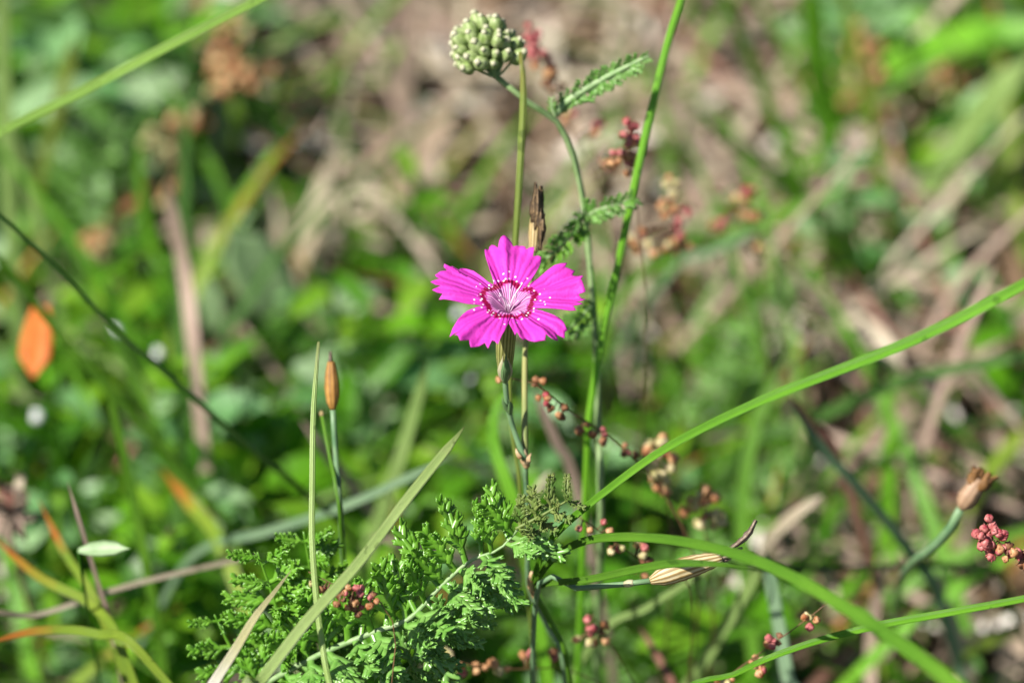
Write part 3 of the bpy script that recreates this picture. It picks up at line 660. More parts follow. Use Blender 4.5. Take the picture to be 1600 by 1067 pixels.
for a in ((985, 911),): obj('node_sheath', tube([P(976, 912.5, .4533), P(984, 911, .453), P(990, 910, .4528)], [S(4.8), S(6.5), S(5)], 8, 8), M['papery'], t)
pod_plant('pink-brown pod with frilled brown petals leaning over on a grey-green stalk', [(1398, 965, .575), (1400, 930, .545), (1412, 898, .505), (1432, 874, .488), (1452, 860, .482), (1482, 830, .478), (1501, 795, .475)], 15, 'pinkstem',
          (1532, 748, .474), 16, 'pod_pink', 36, 17, 'frill', 8, (0, .004), (0, 0, 0), 0.55)
pod_plant('narrow orange-brown pod standing upright on a green stalk', [(532, 800, .470), (526, 730, .468), (520, 640, .466)], 9, 'pinkstem',
          (517, 565, .466), 11.5, 'pod_brown', 36, 4, 'greywither', 3, (0, .02), (0, 0, 0), 0.1)
q = [below(P(536, 860, .47), 0, .02), P(536, 860, .47), P(516, 720, .469), P(503, 650, .469)]
t = thing('withered_pink', q[0], 'thin green stalk ending in a tiny tan bud below the narrow orange-brown pod', 'seed pod')
obj('stem', tube(q, S(3.2), 26, 7), M['green'], t)
obj('bud', tube([q[-1], P(502, 642, .469)], [S(3), S(4), S(2)], 6, 7), M['pod'], t)

# ------------------------------------------------------------------ yarrow in bud
yr = below(P(938, 900, .49), 0, .02)
ya = thing('yarrow_plant', yr, 'yarrow with a knob of pale green buds on a bent hairy stalk', 'wildflower')
obj('stem', tube([yr, P(938, 860, .490), P(934, 640, .484), P(930, 520, .481), P(922, 420, .479), P(912, 320, .477), P(896, 245, .475), P(870, 190, .473), P(835, 168, .471), P(800, 140, .470), P(776, 120, .470)],
               [S(6), S(6), S(6), S(5.8), S(5.8), S(5.5), S(5.2), S(5)], 60, 9, wob=.12), M['yarrowstem'], ya)
HC = P(762, 82, .4700); HB = P(775, 121, .470); AXH = (P(748, 40, .4665) - HB).normalized()
bud_g = lathe([(0.12, 0), (0.30, 0.05), (0.44, 0.22), (0.50, 0.45), (0.47, 0.68), (0.36, 0.86), (0.22, 0.95), (0.16, 1.0)], 10, 0.07, 5)
tip_g = lathe([(0.20, 0.93), (0.24, 1.0), (0.19, 1.10), (0.07, 1.15)], 8, 0.12, 4)
for g_ in (bud_g, tip_g):
    for v in g_['v']: v.z *= 1.3
bud_me = mesh_data('bud', bud_g, M['bud']); tip_me = mesh_data('bud_tip', tip_g, M['budtip'])
NB = 46; a1 = AXH.orthogonal().normalized(); a2 = AXH.cross(a1)
for i in range(NB):
    z = 1 - (i + .5) / NB * 1.32; th = i * 2.39996; rr = math.sqrt(max(0, 1 - z * z))
    dirn = (AXH * z + a1 * rr * math.cos(th) + a2 * rr * math.sin(th)).normalized()
    rad = S(R.uniform(31, 47), .47)
    p = HC + V((dirn.x * rad * 1.08, dirn.y * rad * .95, dirn.z * rad))
    out = (dirn * .8 + AXH * .55 + V((R.uniform(-.15, .15), R.uniform(-.15, .15), R.uniform(-.1, .1)))).normalized(); s = S(R.uniform(18, 26), .47)
    p = p - out * s * .5
    bo = put('bud', bud_me, aim(p, out, R.random() * 6, s), ya); put('bud_tip', tip_me, aim(p, out, R.random() * 6, s), bo)
    if i % 2 == 0: obj('bud_stalk', tube([HB, HB.lerp(p, .55) - AXH * S(2), p + out * s * .1], [S(2.6), S(2), S(2.4)], 8, 5), M['yarrowstem'], ya)

# yarrow leaflet: a small pinnate lobe with forked teeth, +Y long, 1 unit
def spike(p0, p1, r, flat=0.55):
    g = new(); d = (p1 - p0); T = d.normalized(); a = T.cross(V((0, 0, 1)));
    if a.length < 1e-4: a = T.orthogonal()
    a.normalize(); b = a.cross(T)
    for t, q in ((0, .85), (.4, 1.0), (.75, .62)):
        for j in range(5):
            th = 6.2832 * j / 5; g['v'].append(p0 + d * t + a * (math.cos(th) * r * q) + b * (math.sin(th) * r * q * flat)); g['uv'].append((j / 5, t))
    g['v'].append(p1); g['uv'].append((0, 1))
    for i in range(2):
        for j in range(5): x, y = i * 5 + j, i * 5 + (j + 1) % 5; g['f'].append((x, y, y + 5, x + 5))
    for j in range(5): g['f'].append((10 + j, 10 + (j + 1) % 5, 15))
    return g
def leaflet_geo(rnd, pairs=5):
    """flat leafy axis with short pointed forward lobes, each with a side tooth"""
    g = new(); join(g, spike(V((0, 0, 0)), V((rnd.uniform(-.05, .05), .97, .05)), .062, .3))
    for i in range(pairs):
        y = .20 + .60 * i / (pairs - 1)
        for sx in (-1, 1):
            L = (.31 - .12 * (i / (pairs - 1))) * rnd.uniform(.8, 1.2); yy = y + rnd.uniform(-.05, .05); zz = rnd.uniform(-.04, .12)
            p0 = V((0, yy, .02)); p1 = p0 + V((sx * L * .66, L * .78, zz))
            join(g, spike(p0, p1, .058, .3))
            q = p0.lerp(p1, .45); join(g, spike(q, q + V((sx * L * .42, L * .22, zz * .6)), .04, .3))
            q = p0.lerp(p1, .5); join(g, spike(q, q + V((-sx * L * .02, L * .52, zz + .03)), .036, .3))
    for sx in (-1, 1): join(g, spike(V((0, .78, .04)), V((sx * .12, .96, .08)), .045, .3))
    return g
LR = random.Random(3)
LEAFLET = {k: [mesh_data('leaflet', leaflet_geo(LR), M[m]) for _ in range(4)] for k, m in (('g', 'leaflet'), ('p', 'leaflet_pale'), ('o', 'leaflet_olive'))}
def fern_leaf(parent, pts, length, up, step, kinds='gp', jitter=0.35, prof=(0.5, 1, 1, .95, .8, .6), rw=3.5, rows=((90, 0), (-90, 1)), mat='rachis', lean=0.5, name='rachis'):
    """rachis with leaflets in rows; rows: (angle about the rachis, index of kind)"""
    path = smooth_path(pts, 60); fr = frames(path, up); L = sum((path[i + 1] - path[i]).length for i in range(59))
    obj(name, tube(pts, [S(rw), S(rw), S(rw * .8), S(rw * .35)], 30, 7), M[mat], parent)
    n = max(4, int(L / step))
    for i in range(n):
        t = (i + .5) / n; j = min(58, int(t * 59)); T, N, B = fr[j]
        for (ang, kd) in rows:
            a = math.radians(ang + R.uniform(-1, 1) * 40 * jitter)
            side = B * math.sin(a) + N * math.cos(a)
            y = side + T * (lean + R.uniform(-.2, .2)); ln = length * interp(prof, t) * R.uniform(.82, 1.12)
            me = R.choice(LEAFLET[kinds[kd]])
            put('leaflet', me, aim_y(path[j] + T * R.uniform(-.3, .3) * step, y, N * .8 + T * .5 - V((0, .4, 0)) + V((R.uniform(-.4, .4), R.uniform(-.4, .4), 0)), ln), parent)
def yarrow_leaf(label, pts, length, up, step, base=None, group=None, **kw):
    q = pl(pts); b = base if base is not None else below(q[0], 0, .005)
    t = thing('yarrow_leaf', b, label, 'leaf', group)
    obj('leaf_stalk', tube([b, b.lerp(q[0], .5), q[0]], [S(4), S(4), S(4)], 12, 7), M['rachis'], t)
    fern_leaf(t, q, length, up, step, **kw)
    return t
mm = 0.001
yl = yarrow_leaf('large feathery yarrow leaf in sharp focus under the stiff purplish-tipped blade', [(400, 1075, .462), (500, 1022, .458), (590, 985, .4555), (640, 966, .4548), (690, 915, .4542), (735, 876, .4530), (780, 858, .4525), (810, 826, .452)], 9.0 * mm, (0, -.75, .65), 3.3 * mm,
                 kinds='gp', rows=((-66, 0), (84, 1), (42, 1), (-110, 0)), prof=(.8, 1, 1.05, 1.0, .95, .7), rw=5, lean=0.28)
fern_leaf(yl, pl([(806, 826, .4520), (845, 806, .4512), (893, 778, .4508)]), 4.6 * mm, (0, -.5, .85), 1.9 * mm, kinds='oo', rows=((70, 0), (-75, 1), (20, 0)), prof=(1, 1, .9, .6), rw=3, mat='leaflet_olive', name='leaf_tip')
fern_leaf(yl, pl([(805, 830, .4522), (830, 800, .4535), (832, 772, .454)]), 3 * mm, (0, -.5, .85), 1.3 * mm, kinds='oo', rows=((70, 0), (-75, 1)), prof=(1, .9, .6), rw=2.5, mat='leaflet_olive', name='leaf_tip')
yarrow_leaf('dark green feathery yarrow leaf shaded beside the bleached dry blade', [(470, 1120, .466), (452, 1040, .463), (432, 950, .460), (412, 890, .458), (402, 862, .457)], 7 * mm, (-.2, -.75, .65), 2.8 * mm,
            kinds='gg', rows=((80, 0), (-80, 0), (20, 1)), rw=4, mat='leaflet')
yarrow_leaf('feathery yarrow leaf spreading low past the foot of the bleached dry blade', [(430, 1130, .468), (395, 1070, .466), (360, 1010, .464), (335, 960, .462)], 6.2 * mm, (-.2, -.75, .65), 2.8 * mm, kinds='gp', rows=((80, 0), (-80, 0), (10, 1)), rw=4, mat='leaflet')
yarrow_leaf('upright dark feathery yarrow leaf behind the slender blunt-tipped stem', [(520, 1100, .474), (500, 980, .468), (485, 890, .464), (474, 830, .462)], 6.5 * mm, (.2, -.75, .65), 2.8 * mm, kinds='gg', rows=((80, 0), (-80, 0), (15, 1)), rw=4, mat='leaflet')
yarrow_leaf('pale silvery feathery yarrow leaf below the sharp one', [(560, 1130, .462), (600, 1080, .459), (650, 1035, .457), (700, 985, .4555), (735, 945, .4545)], 6.5 * mm, (0.1, -.8, .55), 2.8 * mm, kinds='pp', rows=((85, 0), (-80, 1), (10, 0)), rw=4)
# small leaves on the yarrow stalk
fern_leaf(ya, pl([(868, 180, .4730), (885, 160, .4725), (935, 128, .4715), (1014, 87, .470)]), 2.5 * mm, (0.1, -.8, .6), 0.8 * mm, kinds='pp', rows=((75, 0), (-75, 0)), prof=(.6, 1, 1.1, 1, .8, .4), rw=7, lean=1.1, name='bract')
fern_leaf(ya, pl([(868, 182, .4725), (862, 168, .472), (862, 154, .4717)]), 1.1 * mm, (0, -1, .2), .5 * mm, kinds='pp', rw=3, lean=1.2, name='bract')
for pts, kd in (([(910, 335, .477), (895, 365, .474), (868, 392, .472), (840, 415, .472)], 'pg'), ([(912, 345, .477), (930, 330, .475), (965, 320, .474), (990, 310, .474)], 'pp'),
                ([(928, 470, .480), (905, 500, .478), (880, 520, .477)], 'pp')):
    fern_leaf(ya, pl(pts), 2.6 * mm, (0, -.8, .6), 0.9 * mm, kinds=kd, rows=((80, 0), (-80, 1), (10, 0)), rw=3, lean=.9, name='leaf_rib')

# ------------------------------------------------------------------ sheep's sorrel: stalks strung with small seeds
def seed_geo(rnd):
    """three-winged sorrel fruit inside its cupped sepals"""
    g = new(); n, k = 7, 12; ph = rnd.random() * 6
    for i in range(n + 1):
        t = i / n; r = math.sin(math.pi * (0.04 + .92 * t)) ** .75 * .46
        for j in range(k):
            a = 6.2832 * j / k; w_ = 1 + .34 * math.cos(3 * a) * math.sin(math.pi * t) + .10 * math.cos(6 * a + ph) + rnd.uniform(-.10, .10)
            g['v'].append(V((r * w_ * math.cos(a), r * w_ * math.sin(a), (t - .1) * (1 + rnd.uniform(-.03, .03))))); g['uv'].append((j / k, t))
    for i in range(n):
        for j in range(k): a, b = i * k + j, i * k + (j + 1) % k; g['f'].append((a, b, b + k, a + k))
    g['f'].append(tuple(range(k - 1, -1, -1))); g['f'].append(tuple(range(n * k, (n + 1) * k)))
    for q in range(3):      # sepals
        a = 6.2832 * q / 3 + 1; c, s_ = math.cos(a), math.sin(a)
        join(g, spike(V((c * .12, s_ * .12, 0)), V((c * .52, s_ * .52, .72 + rnd.uniform(-.1, .15))), .15, .45))
    g['r'] = []
    return g
SEED = {c: [mesh_data('seed', seed_geo(LR), M['seed_' + c]) for _ in range(3)] for c in ('red', 'orange', 'cream', 'brown')}
def sorrel(label, pts, clusters, root, wid=4, size=14, group=None):
    """pts: stalk from base to tip; clusters: (px, py, d, spread px, count, colours)"""
    q = pl(pts); b = below(q[0], *root); d = pts[-1][2]
    t = thing('sorrel_stalk', b, label, 'sorrel', group)
    obj('stem', tube([b, b.lerp(q[0], .5)] + q, [S(wid, d) * .5, S(wid, d) * .5, S(wid, d) * .3], 40, 6), M['sorrelstem'], t)
    path = smooth_path(q, 80)
    for (x, y, dd, sp, cnt, cols) in clusters:
        c = P(x, y, dd)
        for i in range(cnt):
            v = V((R.gauss(0, 1), R.gauss(0, 1), R.gauss(0, 1))).normalized() * S(sp, dd) * R.random() ** .5
            s = S(size * R.uniform(.75, 1.15), dd); p = c + v
            z = (v.normalized() + V((0, 0, -.5)) + V((R.uniform(-.4, .4), R.uniform(-.4, .4), 0)))
            sd = put('seed', R.choice(SEED[R.choice(cols)]), aim(p, z, R.random() * 6, s), t)
            near = min(path, key=lambda u: (u - p).length)
            obj('seed_stalk', tube([near, near.lerp(p, .5) + V((0, 0, S(2))), p], S(1.0), 5, 4), M['sorrelstem'], t)
    return t
OT = ['orange', 'cream', 'orange']
RO, OC_, CB, BR = ['red', 'red', 'orange'], ['orange', 'orange', 'cream', 'red'], ['cream', 'cream', 'orange'], ['brown', 'brown', 'orange', 'red']
sorrel('sorrel spike with crisp rose-red seeds beside the frilled brown pod', [(1700, 1000, .452), (1680, 900, .452), (1640, 868, .452), (1600, 862, .452), (1560, 848, .452), (1535, 830, .452)],
       [(1545, 832, .4515, 19, 20, ['red']), (1556, 850, .4515, 17, 14, ['red', 'red', 'orange']), (1578, 862, .4515, 12, 7, BR), (1600, 868, .452, 12, 7, BR)], (.01, .01), 4, 15)
sorrel('dark sorrel stalk with brown and red seeds strung behind the forked stem', [(1090, 900, .49), (1030, 760, .482), (985, 712, .478), (935, 670, .474), (885, 640, .471), (840, 602, .4695), (795, 590, .469)],
       [(840, 598, .469, 10, 3, BR), (849, 624, .469, 10, 4, ['red', 'orange']), (872, 642, .470, 10, 4, BR), (912, 668, .4725, 12, 5, ['orange', 'brown']), (938, 682, .474, 12, 6, BR), (985, 706, .477, 11, 5, ['brown', 'red']), (790, 590, .469, 8, 3, ['orange', 'red'])], (0, .02), 4, 12)
sorrel('sorrel stalk with pale cream seeds under the longest bright blade', [(1050, 900, .50), (1045, 800, .495), (1030, 720, .49), (1022, 688, .488)],
       [(1022, 695, .488, 13, 6, CB), (1030, 725, .488, 17, 9, ['cream', 'orange', 'cream']), (1026, 755, .489, 16, 8, CB), (1042, 755, .489, 12, 5, CB)], (0, .03), 4, 19)
sorrel('sorrel stalk with orange-brown seeds beside the cream-seeded one', [(1115, 1000, .51), (1105, 880, .50), (1100, 800, .495), (1098, 768, .492)],
       [(1100, 775, .493, 13, 6, OC_), (1094, 800, .494, 18, 9, OC_), (1110, 812, .495, 16, 6, CB)], (0, .03), 4, 18)
sorrel('sorrel stalk with single red and orange seeds behind the arching broad blade', [(1080, 930, .478), (1010, 880, .472), (960, 846, .468), (905, 808, .464)],
       [(912, 822, .464, 8, 3, ['red', 'orange']), (942, 826, .466, 9, 3, ['red', 'orange']), (962, 856, .468, 10, 4, OC_), (1000, 862, .471, 12, 6, OC_), (1012, 868, .471, 10, 4, BR), (1000, 895, .472, 9, 3, ['orange'])], (0, .02), 3, 13)
sorrel('sorrel stalk with coral seeds hanging below the straw-coloured pod', [(1020, 1130, .485), (980, 1050, .482), (940, 980, .478), (925, 960, .477)],
       [(928, 972, .477, 8, 3, ['red', 'red']), (935, 992, .478, 13, 5, OC_), (910, 998, .478, 9, 3, CB)], (0, .02), 3, 14)
sorrel('sorrel stalk with seeds dotted along the thin twin-ribbed blade', [(1080, 1110, .47), (1140, 1055, .466), (1215, 1000, .463), (1270, 960, .461), (1300, 935, .46)],
       [(1135, 1058, .466, 14, 6, OC_), (1180, 1040, .464, 15, 7, OC_), (1216, 1000, .463, 14, 6, BR), (1270, 966, .461, 12, 5, OC_)], (0, .02), 3, 13)
sorrel('sorrel sprig with brown and pink seeds lying on the sharp yarrow leaf', [(610, 1130, .448), (618, 1000, .4445), (600, 945, .4435), (560, 925, .4430), (520, 912, .4428), (482, 893, .4428)],
       [(484, 912, .4425, 2, 1, ['cream']), (512, 922, .4425, 8, 4, ['red', 'orange']), (537, 935, .4425, 12, 9, BR), (556, 945, .4425, 11, 8, BR), (578, 940, .4425, 9, 5, BR), (541, 921, .4425, 3, 2, ['orange']), (563, 922, .4425, 5, 3, ['red'])], (0, .01), 3, 12)
sorrel('sorrel stalk with round peach seeds low beneath the pale silvery yarrow leaf', [(1000, 1130, .49), (900, 1050, .482), (800, 1045, .478), (690, 1035, .476), (650, 1050, .476)],
       [(697, 1022, .476, 4, 2, CB), (680, 1040, .476, 8, 4, OC_), (718, 1044, .477, 6, 3, OC_), (738, 1042, .477, 5, 2, ['orange']), (764, 1040, .478, 6, 3, ['orange', 'cream']), (790, 1046, .478, 5, 2, CB), (822, 1022, .479, 7, 4, ['red', 'orange']), (862, 1024, .48, 6, 3, BR), (658, 1036, .476, 6, 3, CB)], (0, .02), 3, 15)
sorrel('sorrel spike of rose-red seeds beside the bright green grass stem', [(1010, 520, .50), (1000, 380, .492), (990, 280, .486), (984, 200, .482), (982, 180, .481)],
       [(982, 196, .481, 8, 5, ['red']), (982, 215, .482, 13, 10, ['red', 'red', 'orange']), (985, 238, .483, 15, 9, ['red', 'orange']), (988, 258, .483, 10, 5, OC_), (952, 250, .484, 10, 5, OC_)], (0, .03), 3, 13)
sorrel('sorrel spike with a rosy seed clump and cream seeds right of the yarrow stalk leaves' .replace(' right of', ' beyond'), [(1075, 560, 0.534), (1065, 440, 0.524), (1052, 330, 0.514), (1048, 285, 0.511)],
       [(1050, 290, 0.511, 12, 6, CB), (1046, 318, 0.512, 15, 8, OC_), (1060, 338, 0.513, 16, 9, ['red']), (1040, 330, 0.513, 12, 5, OC_), (1000, 376, 0.514, 13, 6, OC_), (1030, 385, 0.514, 13, 6, OC_), (1065, 385, 0.519, 14, 6, BR)], (0, .03), 3, 14)
sorrel('sorrel spike with dark pink seeds just behind the yarrow bud knob', [(960, 420, .53), (935, 300, .525), (890, 200, .52), (855, 110, .515), (832, 45, .51)],
       [(834, 52, .51, 11, 7, ['red']), (840, 72, .511, 13, 8, ['red']), (852, 100, .513, 14, 8, ['red', 'orange']), (862, 125, .514, 13, 6, ['red', 'brown']), (895, 185, .518, 12, 5, OC_), (930, 205, .522, 13, 5, BR), (955, 250, .525, 14, 6, OC_)], (0, .03), 3, 15)
sorrel('sorrel stalk with faded coral seeds in the brown litter past the rosy clump', [(1200, 640, .56), (1190, 420, .545), (1170, 330, .54), (1150, 270, .535)],
       [(1160, 295, .536, 14, 5, OC_), (1175, 330, .538, 14, 6, OC_), (1190, 385, .541, 15, 6, CB), (1120, 350, .535, 12, 5, BR)], (0, .02), 3, 15)
sorrel('tall sorrel stalk thick with orange-brown seeds beyond the pale straight blade', [(200, 380, .64), (235, 270, .63), (300, 190, .62), (345, 110, .61), (360, 20, .60)],
       [(345, 95, .61, 22, 9, OT), (340, 130, .61, 22, 9, OT), (385, 110, .61, 22, 8, OT), (300, 200, .62, 24, 10, OT), (250, 235, .625, 26, 12, OT), (360, 40, .605, 24, 8, OT), (410, 115, .61, 18, 6, OT), (215, 310, .62, 22, 10, OT), (270, 300, .61, 20, 8, OT), (150, 375, .61, 22, 9, OT), (160, 390, .61, 18, 6, OT)], (0, .01), 4, 20)
sorrel('sorrel stalk of blurred tan-orange seeds among bright grass far behind', [(1370, 330, .66), (1365, 200, .655), (1350, 120, .65), (1340, 60, .645)],
       [(1350, 70, .648, 24, 9, OT), (1355, 110, .65, 22, 8, OT), (1340, 140, .65, 22, 8, OT), (1360, 180, .653, 24, 8, OT), (1290, 140, .65, 22, 6, OT)], (0, .006), 4, 20)
sorrel('far sorrel stalk with apricot seeds beside a wide pale green leaf', [(1450, 330, .67), (1440, 230, .665), (1470, 140, .66), (1500, 100, .655)],
       [(1440, 145, .66, 22, 7, OT), (1475, 130, .66, 22, 8, OT), (1500, 125, .658, 20, 6, OT), (1470, 75, .655, 20, 6, OT)], (0, .004), 4, 20)

# ------------------------------------------------------------------ odd small things
def lens_leaf(name, label, cat, p0, p1, wid, mat, d, root, stalk=True, pw=(0.3, .85, 1, .8, .15), hint=(0, -.5, .85)):
    a, b_ = P(*p0), P(*p1); b = below(a, *root); t = thing(name, b, label, cat)
    obj('stem', tube([b, b.lerp(a, .6), a], S(3, d) * .8, 16, 6), M['weed'], t)
    obj('leaf', blade([a, (a + b_) * .5 + V((0, 0, S(2))), b_], [S(wid, d) * x for x in pw], 22, hint=hint, fold=.25, tip=.25), M[mat], t)
lens_leaf('small_leaf', 'small pale lens-shaped leaf lying level beside the thin pinkish stalk', 'leaf', (122, 860, .474), (204, 857, .472), 26, 'paleleaf', .473, (0, .02))
lens_leaf('orange_leaf', 'vivid orange withered leaf tip above a dewdrop', 'leaf', (66, 478, .545), (52, 590, .54), 52, 'orange', .54, (0, .01), pw=(.5, .8, 1, 1, .7))
lens_leaf('broad_leaf', 'broad pale sage leaf standing out in the turf past the pink-tinged dead stalk', 'leaf', (452, 500, .605), (352, 352, .595), 95, 'paleleaf', .6, (0, .004), pw=(.3, .9, 1, .85, .2))
lens_leaf('broad_leaf', 'oval light green leaf low beside the pink-tinged dead stalk', 'leaf', (335, 520, .60), (328, 430, .595), 44, 'paleleaf', .6, (0, .004))
for pts, wd, lb in (([(460, 440, .63), (490, 340, .625), (520, 240, .62)], [34, 32, 14], 'wide grey-buff dead leaf standing behind the broad pale sage leaf'),
                    ([(440, 420, .63), (425, 320, .625), (400, 250, .62)], [26, 24, 12], 'narrow grey-green dead leaf crossing the wide grey-buff one'),
                    ([(520, 330, .62), (560, 300, .615), (600, 310, .612), (580, 345, .61)], [9, 12, 12, 8], 'bleached curled straw glinting in the litter behind the flower'),
                    ([(520, 310, .62), (550, 340, .615), (590, 320, .612)], [8, 11, 8], 'second bleached straw crossed under the curled one'),
                    ([(590, 320, .615), (650, 380, .61), (700, 450, .605)], [8, 9, 7], 'thin buff stalk slanting from the bleached curled straw to the flower')):
    long_blade(pts, wd, 'straw', lb, (0, .004), name='dead_stalk')
t = thing('dried_flower_head', below(P(20, 800, .52), 0, .02), 'grey-brown dried flower head above the rust-orange blades', 'flower head')
obj('stem', tube([below(P(20, 800, .52), 0, .02), P(20, 850, .525), P(18, 800, .52)], S(5), 12, 6), M['redstraw'], t)
for i in range(26):
    c = P(15 + R.uniform(-30, 25), 785 + R.uniform(-45, 50), .52 + R.uniform(-.004, .004)); e = c + V((R.uniform(-1, 1), R.uniform(-1, .3), R.uniform(-.6, 1))).normalized() * S(R.uniform(25, 45))
    obj('dry_scale', blade([P(18, 800, .52), c, e], [S(5), S(20), S(16), S(3)], 9, fold=.5), M[('straw', 'greywither', 'pinkstraw', 'redstraw')[i % 4]], t)
dew_me = mesh_data('dewdrop', lathe([(0.05, -.42), (.3, -.36), (.45, -.18), (.5, .02), (.44, .24), (.3, .4), (.12, .49), (.03, .5)], 16), M['dew_white_glint'])
for px, py, d, sz, lb in ((178, 519, .560, 2.2, 'dewdrop glinting beside the dark green thin blade'), (57, 651, .565, 2.2, 'brightest dewdrop glinting low among the turf below the orange leaf tip'),
                          (246, 552, .57, 1.9, 'soft glinting dewdrop on a leaf under the dark green thin blade'), (716, 490, .58, 1.9, 'dewdrop glinting just under the petals of the magenta flower'),
                          (1417, 701, .585, 1.7, 'dewdrop glinting on dry litter beyond the longest bright blade'), (735, 592, .565, 1.2, 'faint dewdrop glinting behind the calyx of the flower')):
    p = P(px, py, d); lp = p - V((0, 0, sz * mm * .40))
    put('dewdrop', dew_me, aim(p, (R.uniform(-.2, .2), R.uniform(-.2, .2), 1), 0, sz * mm), None)
    o = bpy.context.scene.objects[-1] if False else None
    dd = [x for x in COL.objects if x.name.startswith('dewdrop')][-1]
    props(dd, lb, 'dewdrop', 'dewdrops on the leaves')
    long_blade([(px + 60, py + 190, d + .03), (px + 45, py + 90, d + .012), (px + 3, py + 9, d + .0006), (px - 55, py - 8, d - .004)], [14, 20, 24, 14], R.choice(['green', 'pale', 'bright']),
               lb.replace('dewdrop', 'grass blade carrying the dewdrop').replace('glinting ', '').replace('faint ', '').replace('soft ', '').replace('brightest ', ''), (0, .004))

# ------------------------------------------------------------------ undergrowth
MARKS = [(62, 530, 'the vivid orange leaf tip'), (160, 110, 'the pale straight blade'), (345, 110, 'the tall orange-seeded sorrel'), (290, 400, 'the pink-tinged dead stalk'), (640, 250, 'the tall pinkish straw'),
         (790, 150, 'the yarrow bud knob'), (800, 470, 'the magenta flower'), (985, 240, 'the rose-red sorrel spike'), (1060, 400, 'the rosy sorrel clump'), (1350, 110, 'the blurred tan-orange sorrel'),
         (1490, 160, 'the apricot-seeded sorrel'), (1370, 540, 'the short pale straw'), (1280, 700, 'the dark reddish stalk'), (1540, 740, 'the frilled brown pod'), (1100, 880, 'the straw-coloured pod'),
         (1030, 740, 'the cream-seeded sorrel'), (518, 600, 'the narrow orange-brown pod'), (190, 830, 'the small pale lens-shaped leaf'), (15, 790, 'the grey-brown dried flower head'), (450, 960, 'the feathery yarrow leaves'),
         (1230, 1010, 'the pale blue-green blade'), (1480, 980, 'the thin twin-ribbed blade'), (1180, 330, 'the faded coral sorrel'), (200, 560, 'the dark thin blade'), (700, 1040, 'the peach-seeded sorrel')]
def near(px, py): return min(MARKS, key=lambda m: (m[0] - px) ** 2 + (m[1] - py) ** 2)[2]
def spot(px0, px1, py0, py1, z=0.0):
    px, py = R.uniform(px0, px1), R.uniform(py0, py1); return px, py, at_z(px, py, z)
WEED = {}
for mname in ('weed', 'weed_pale'):
    WEED[mname] = []
    for i in range(6):
        g = oval_leaf(1, R.uniform(.24, .50), R.uniform(.15, .5), R.uniform(.1, .4), wave=.03); g['r'] = [(i + .5) / 6] * len(g['v'])
        WEED[mname].append(mesh_data('leaf', g, M[mname]))
def weed_plant(base, height, nleaf, mats, label, group, size):
    t = thing('leafy_weed', base, label, 'weed', group); lean = V((R.uniform(-.3, .3), R.uniform(-.3, .3), 1)).normalized()
    top = base + lean * height; obj('stem', tube([base - V((0, 0, .002)), base.lerp(top, .5) + V((R.uniform(-.002, .002), 0, 0)), top], [.0006, .0005, .0004], 8, 5), M['weed'], t)
    for i in range(nleaf):
        f = .25 + .75 * (i + .5) / nleaf; th = i * 2.4 + R.uniform(-.4, .4); p = base.lerp(top, f)
        y = V((math.cos(th), math.sin(th), R.uniform(-.15, .6)))
        put('leaf', R.choice(WEED[R.choice(mats)]), aim_y(p, y, (R.uniform(-.4, .4), R.uniform(-.4, .4), 1), size * R.uniform(.6, 1.35)), t)
n = 0
for k in range(900):
    px, py, b = spot(-60, 1660, 60, 1250)
    gr = green_at(px, py - 100)
    if R.random() > max(0, gr - .3) ** 1.5: continue
    pale = R.random() < .42
    weed_plant(b, R.uniform(.010, .042), R.randint(5, 9), ['weed_pale', 'weed_pale', 'weed'] if pale else ['weed'],
               ('pale silvery-leaved little weed low in the turf near ' if pale else 'fresh green narrow-leaved little weed low in the turf near ') + near(px, py - 80),
               ('pale' if pale else 'green') + ' leafy weeds near ' + near(px, py - 80), R.uniform(.006, .0125)); n += 1
    if n >= 150: break
for px, py in ((40, 60), (110, 110), (60, 190), (130, 250), (205, 150), (250, 230), (30, 300), (90, 330), (170, 210), (230, 330), (290, 150), (160, 340), (20, 240), (240, 90), (1440, 60), (1560, 110), (1330, 60), (1520, 200), (1280, 110), (1580, 40)):
    pale = R.random() < .45; b = at_z(px + R.uniform(-15, 15), py + 70, 0)
    weed_plant(b, R.uniform(.02, .05), R.randint(5, 7), ['weed_pale'] if pale else ['weed'], ('large pale-leaved weed low in the turf near ' if pale else 'large green-leaved weed low in the turf near ') + near(px, py),
               ('large pale weeds near ' if pale else 'large green weeds near ') + near(px, py), R.uniform(.013, .019))
CLS = {'green': 'mid-green', 'bright': 'vivid light green', 'dark': 'dark green', 'rusty': 'orange-tipped green', 'pale': 'pale green'}
n = 0
for k in range(1600):
    px, py, b = spot(-80, 1680, 20, 1300); gr = green_at(px, py - 60)
    if R.random() > gr: continue
    c = R.choice(['green', 'green', 'bright', 'bright', 'bright', 'dark', 'pale', 'rusty'] if px > 1100 or py > 750 else ['green', 'bright', 'bright', 'dark', 'pale'])
    hmax = .075 if not (480 < px < 1120 and 250 < py) else .045
    tall = py < 330 and (px > 1200 or px < 120)
    g = thin_blade(b - V((0, 0, .002)), R.uniform(0, 6.28), R.uniform(.03, hmax + .02), R.uniform(.0011, .0026) * (1.5 if tall else 1), R.uniform(.1, .7), R.uniform(.3, 1.9), 12)
    g['r'] = [(i // 3) / 11 * .8 for i in range(len(g['v']))]
    props(obj('turf_blade', g, M[c], base=b), CLS[c] + ' arching turf blade, blurred, near ' + near(px, py - 60), 'grass', CLS[c] + ' turf blades near ' + near(px, py - 60)); n += 1
    if n >= 240: break
n = 0
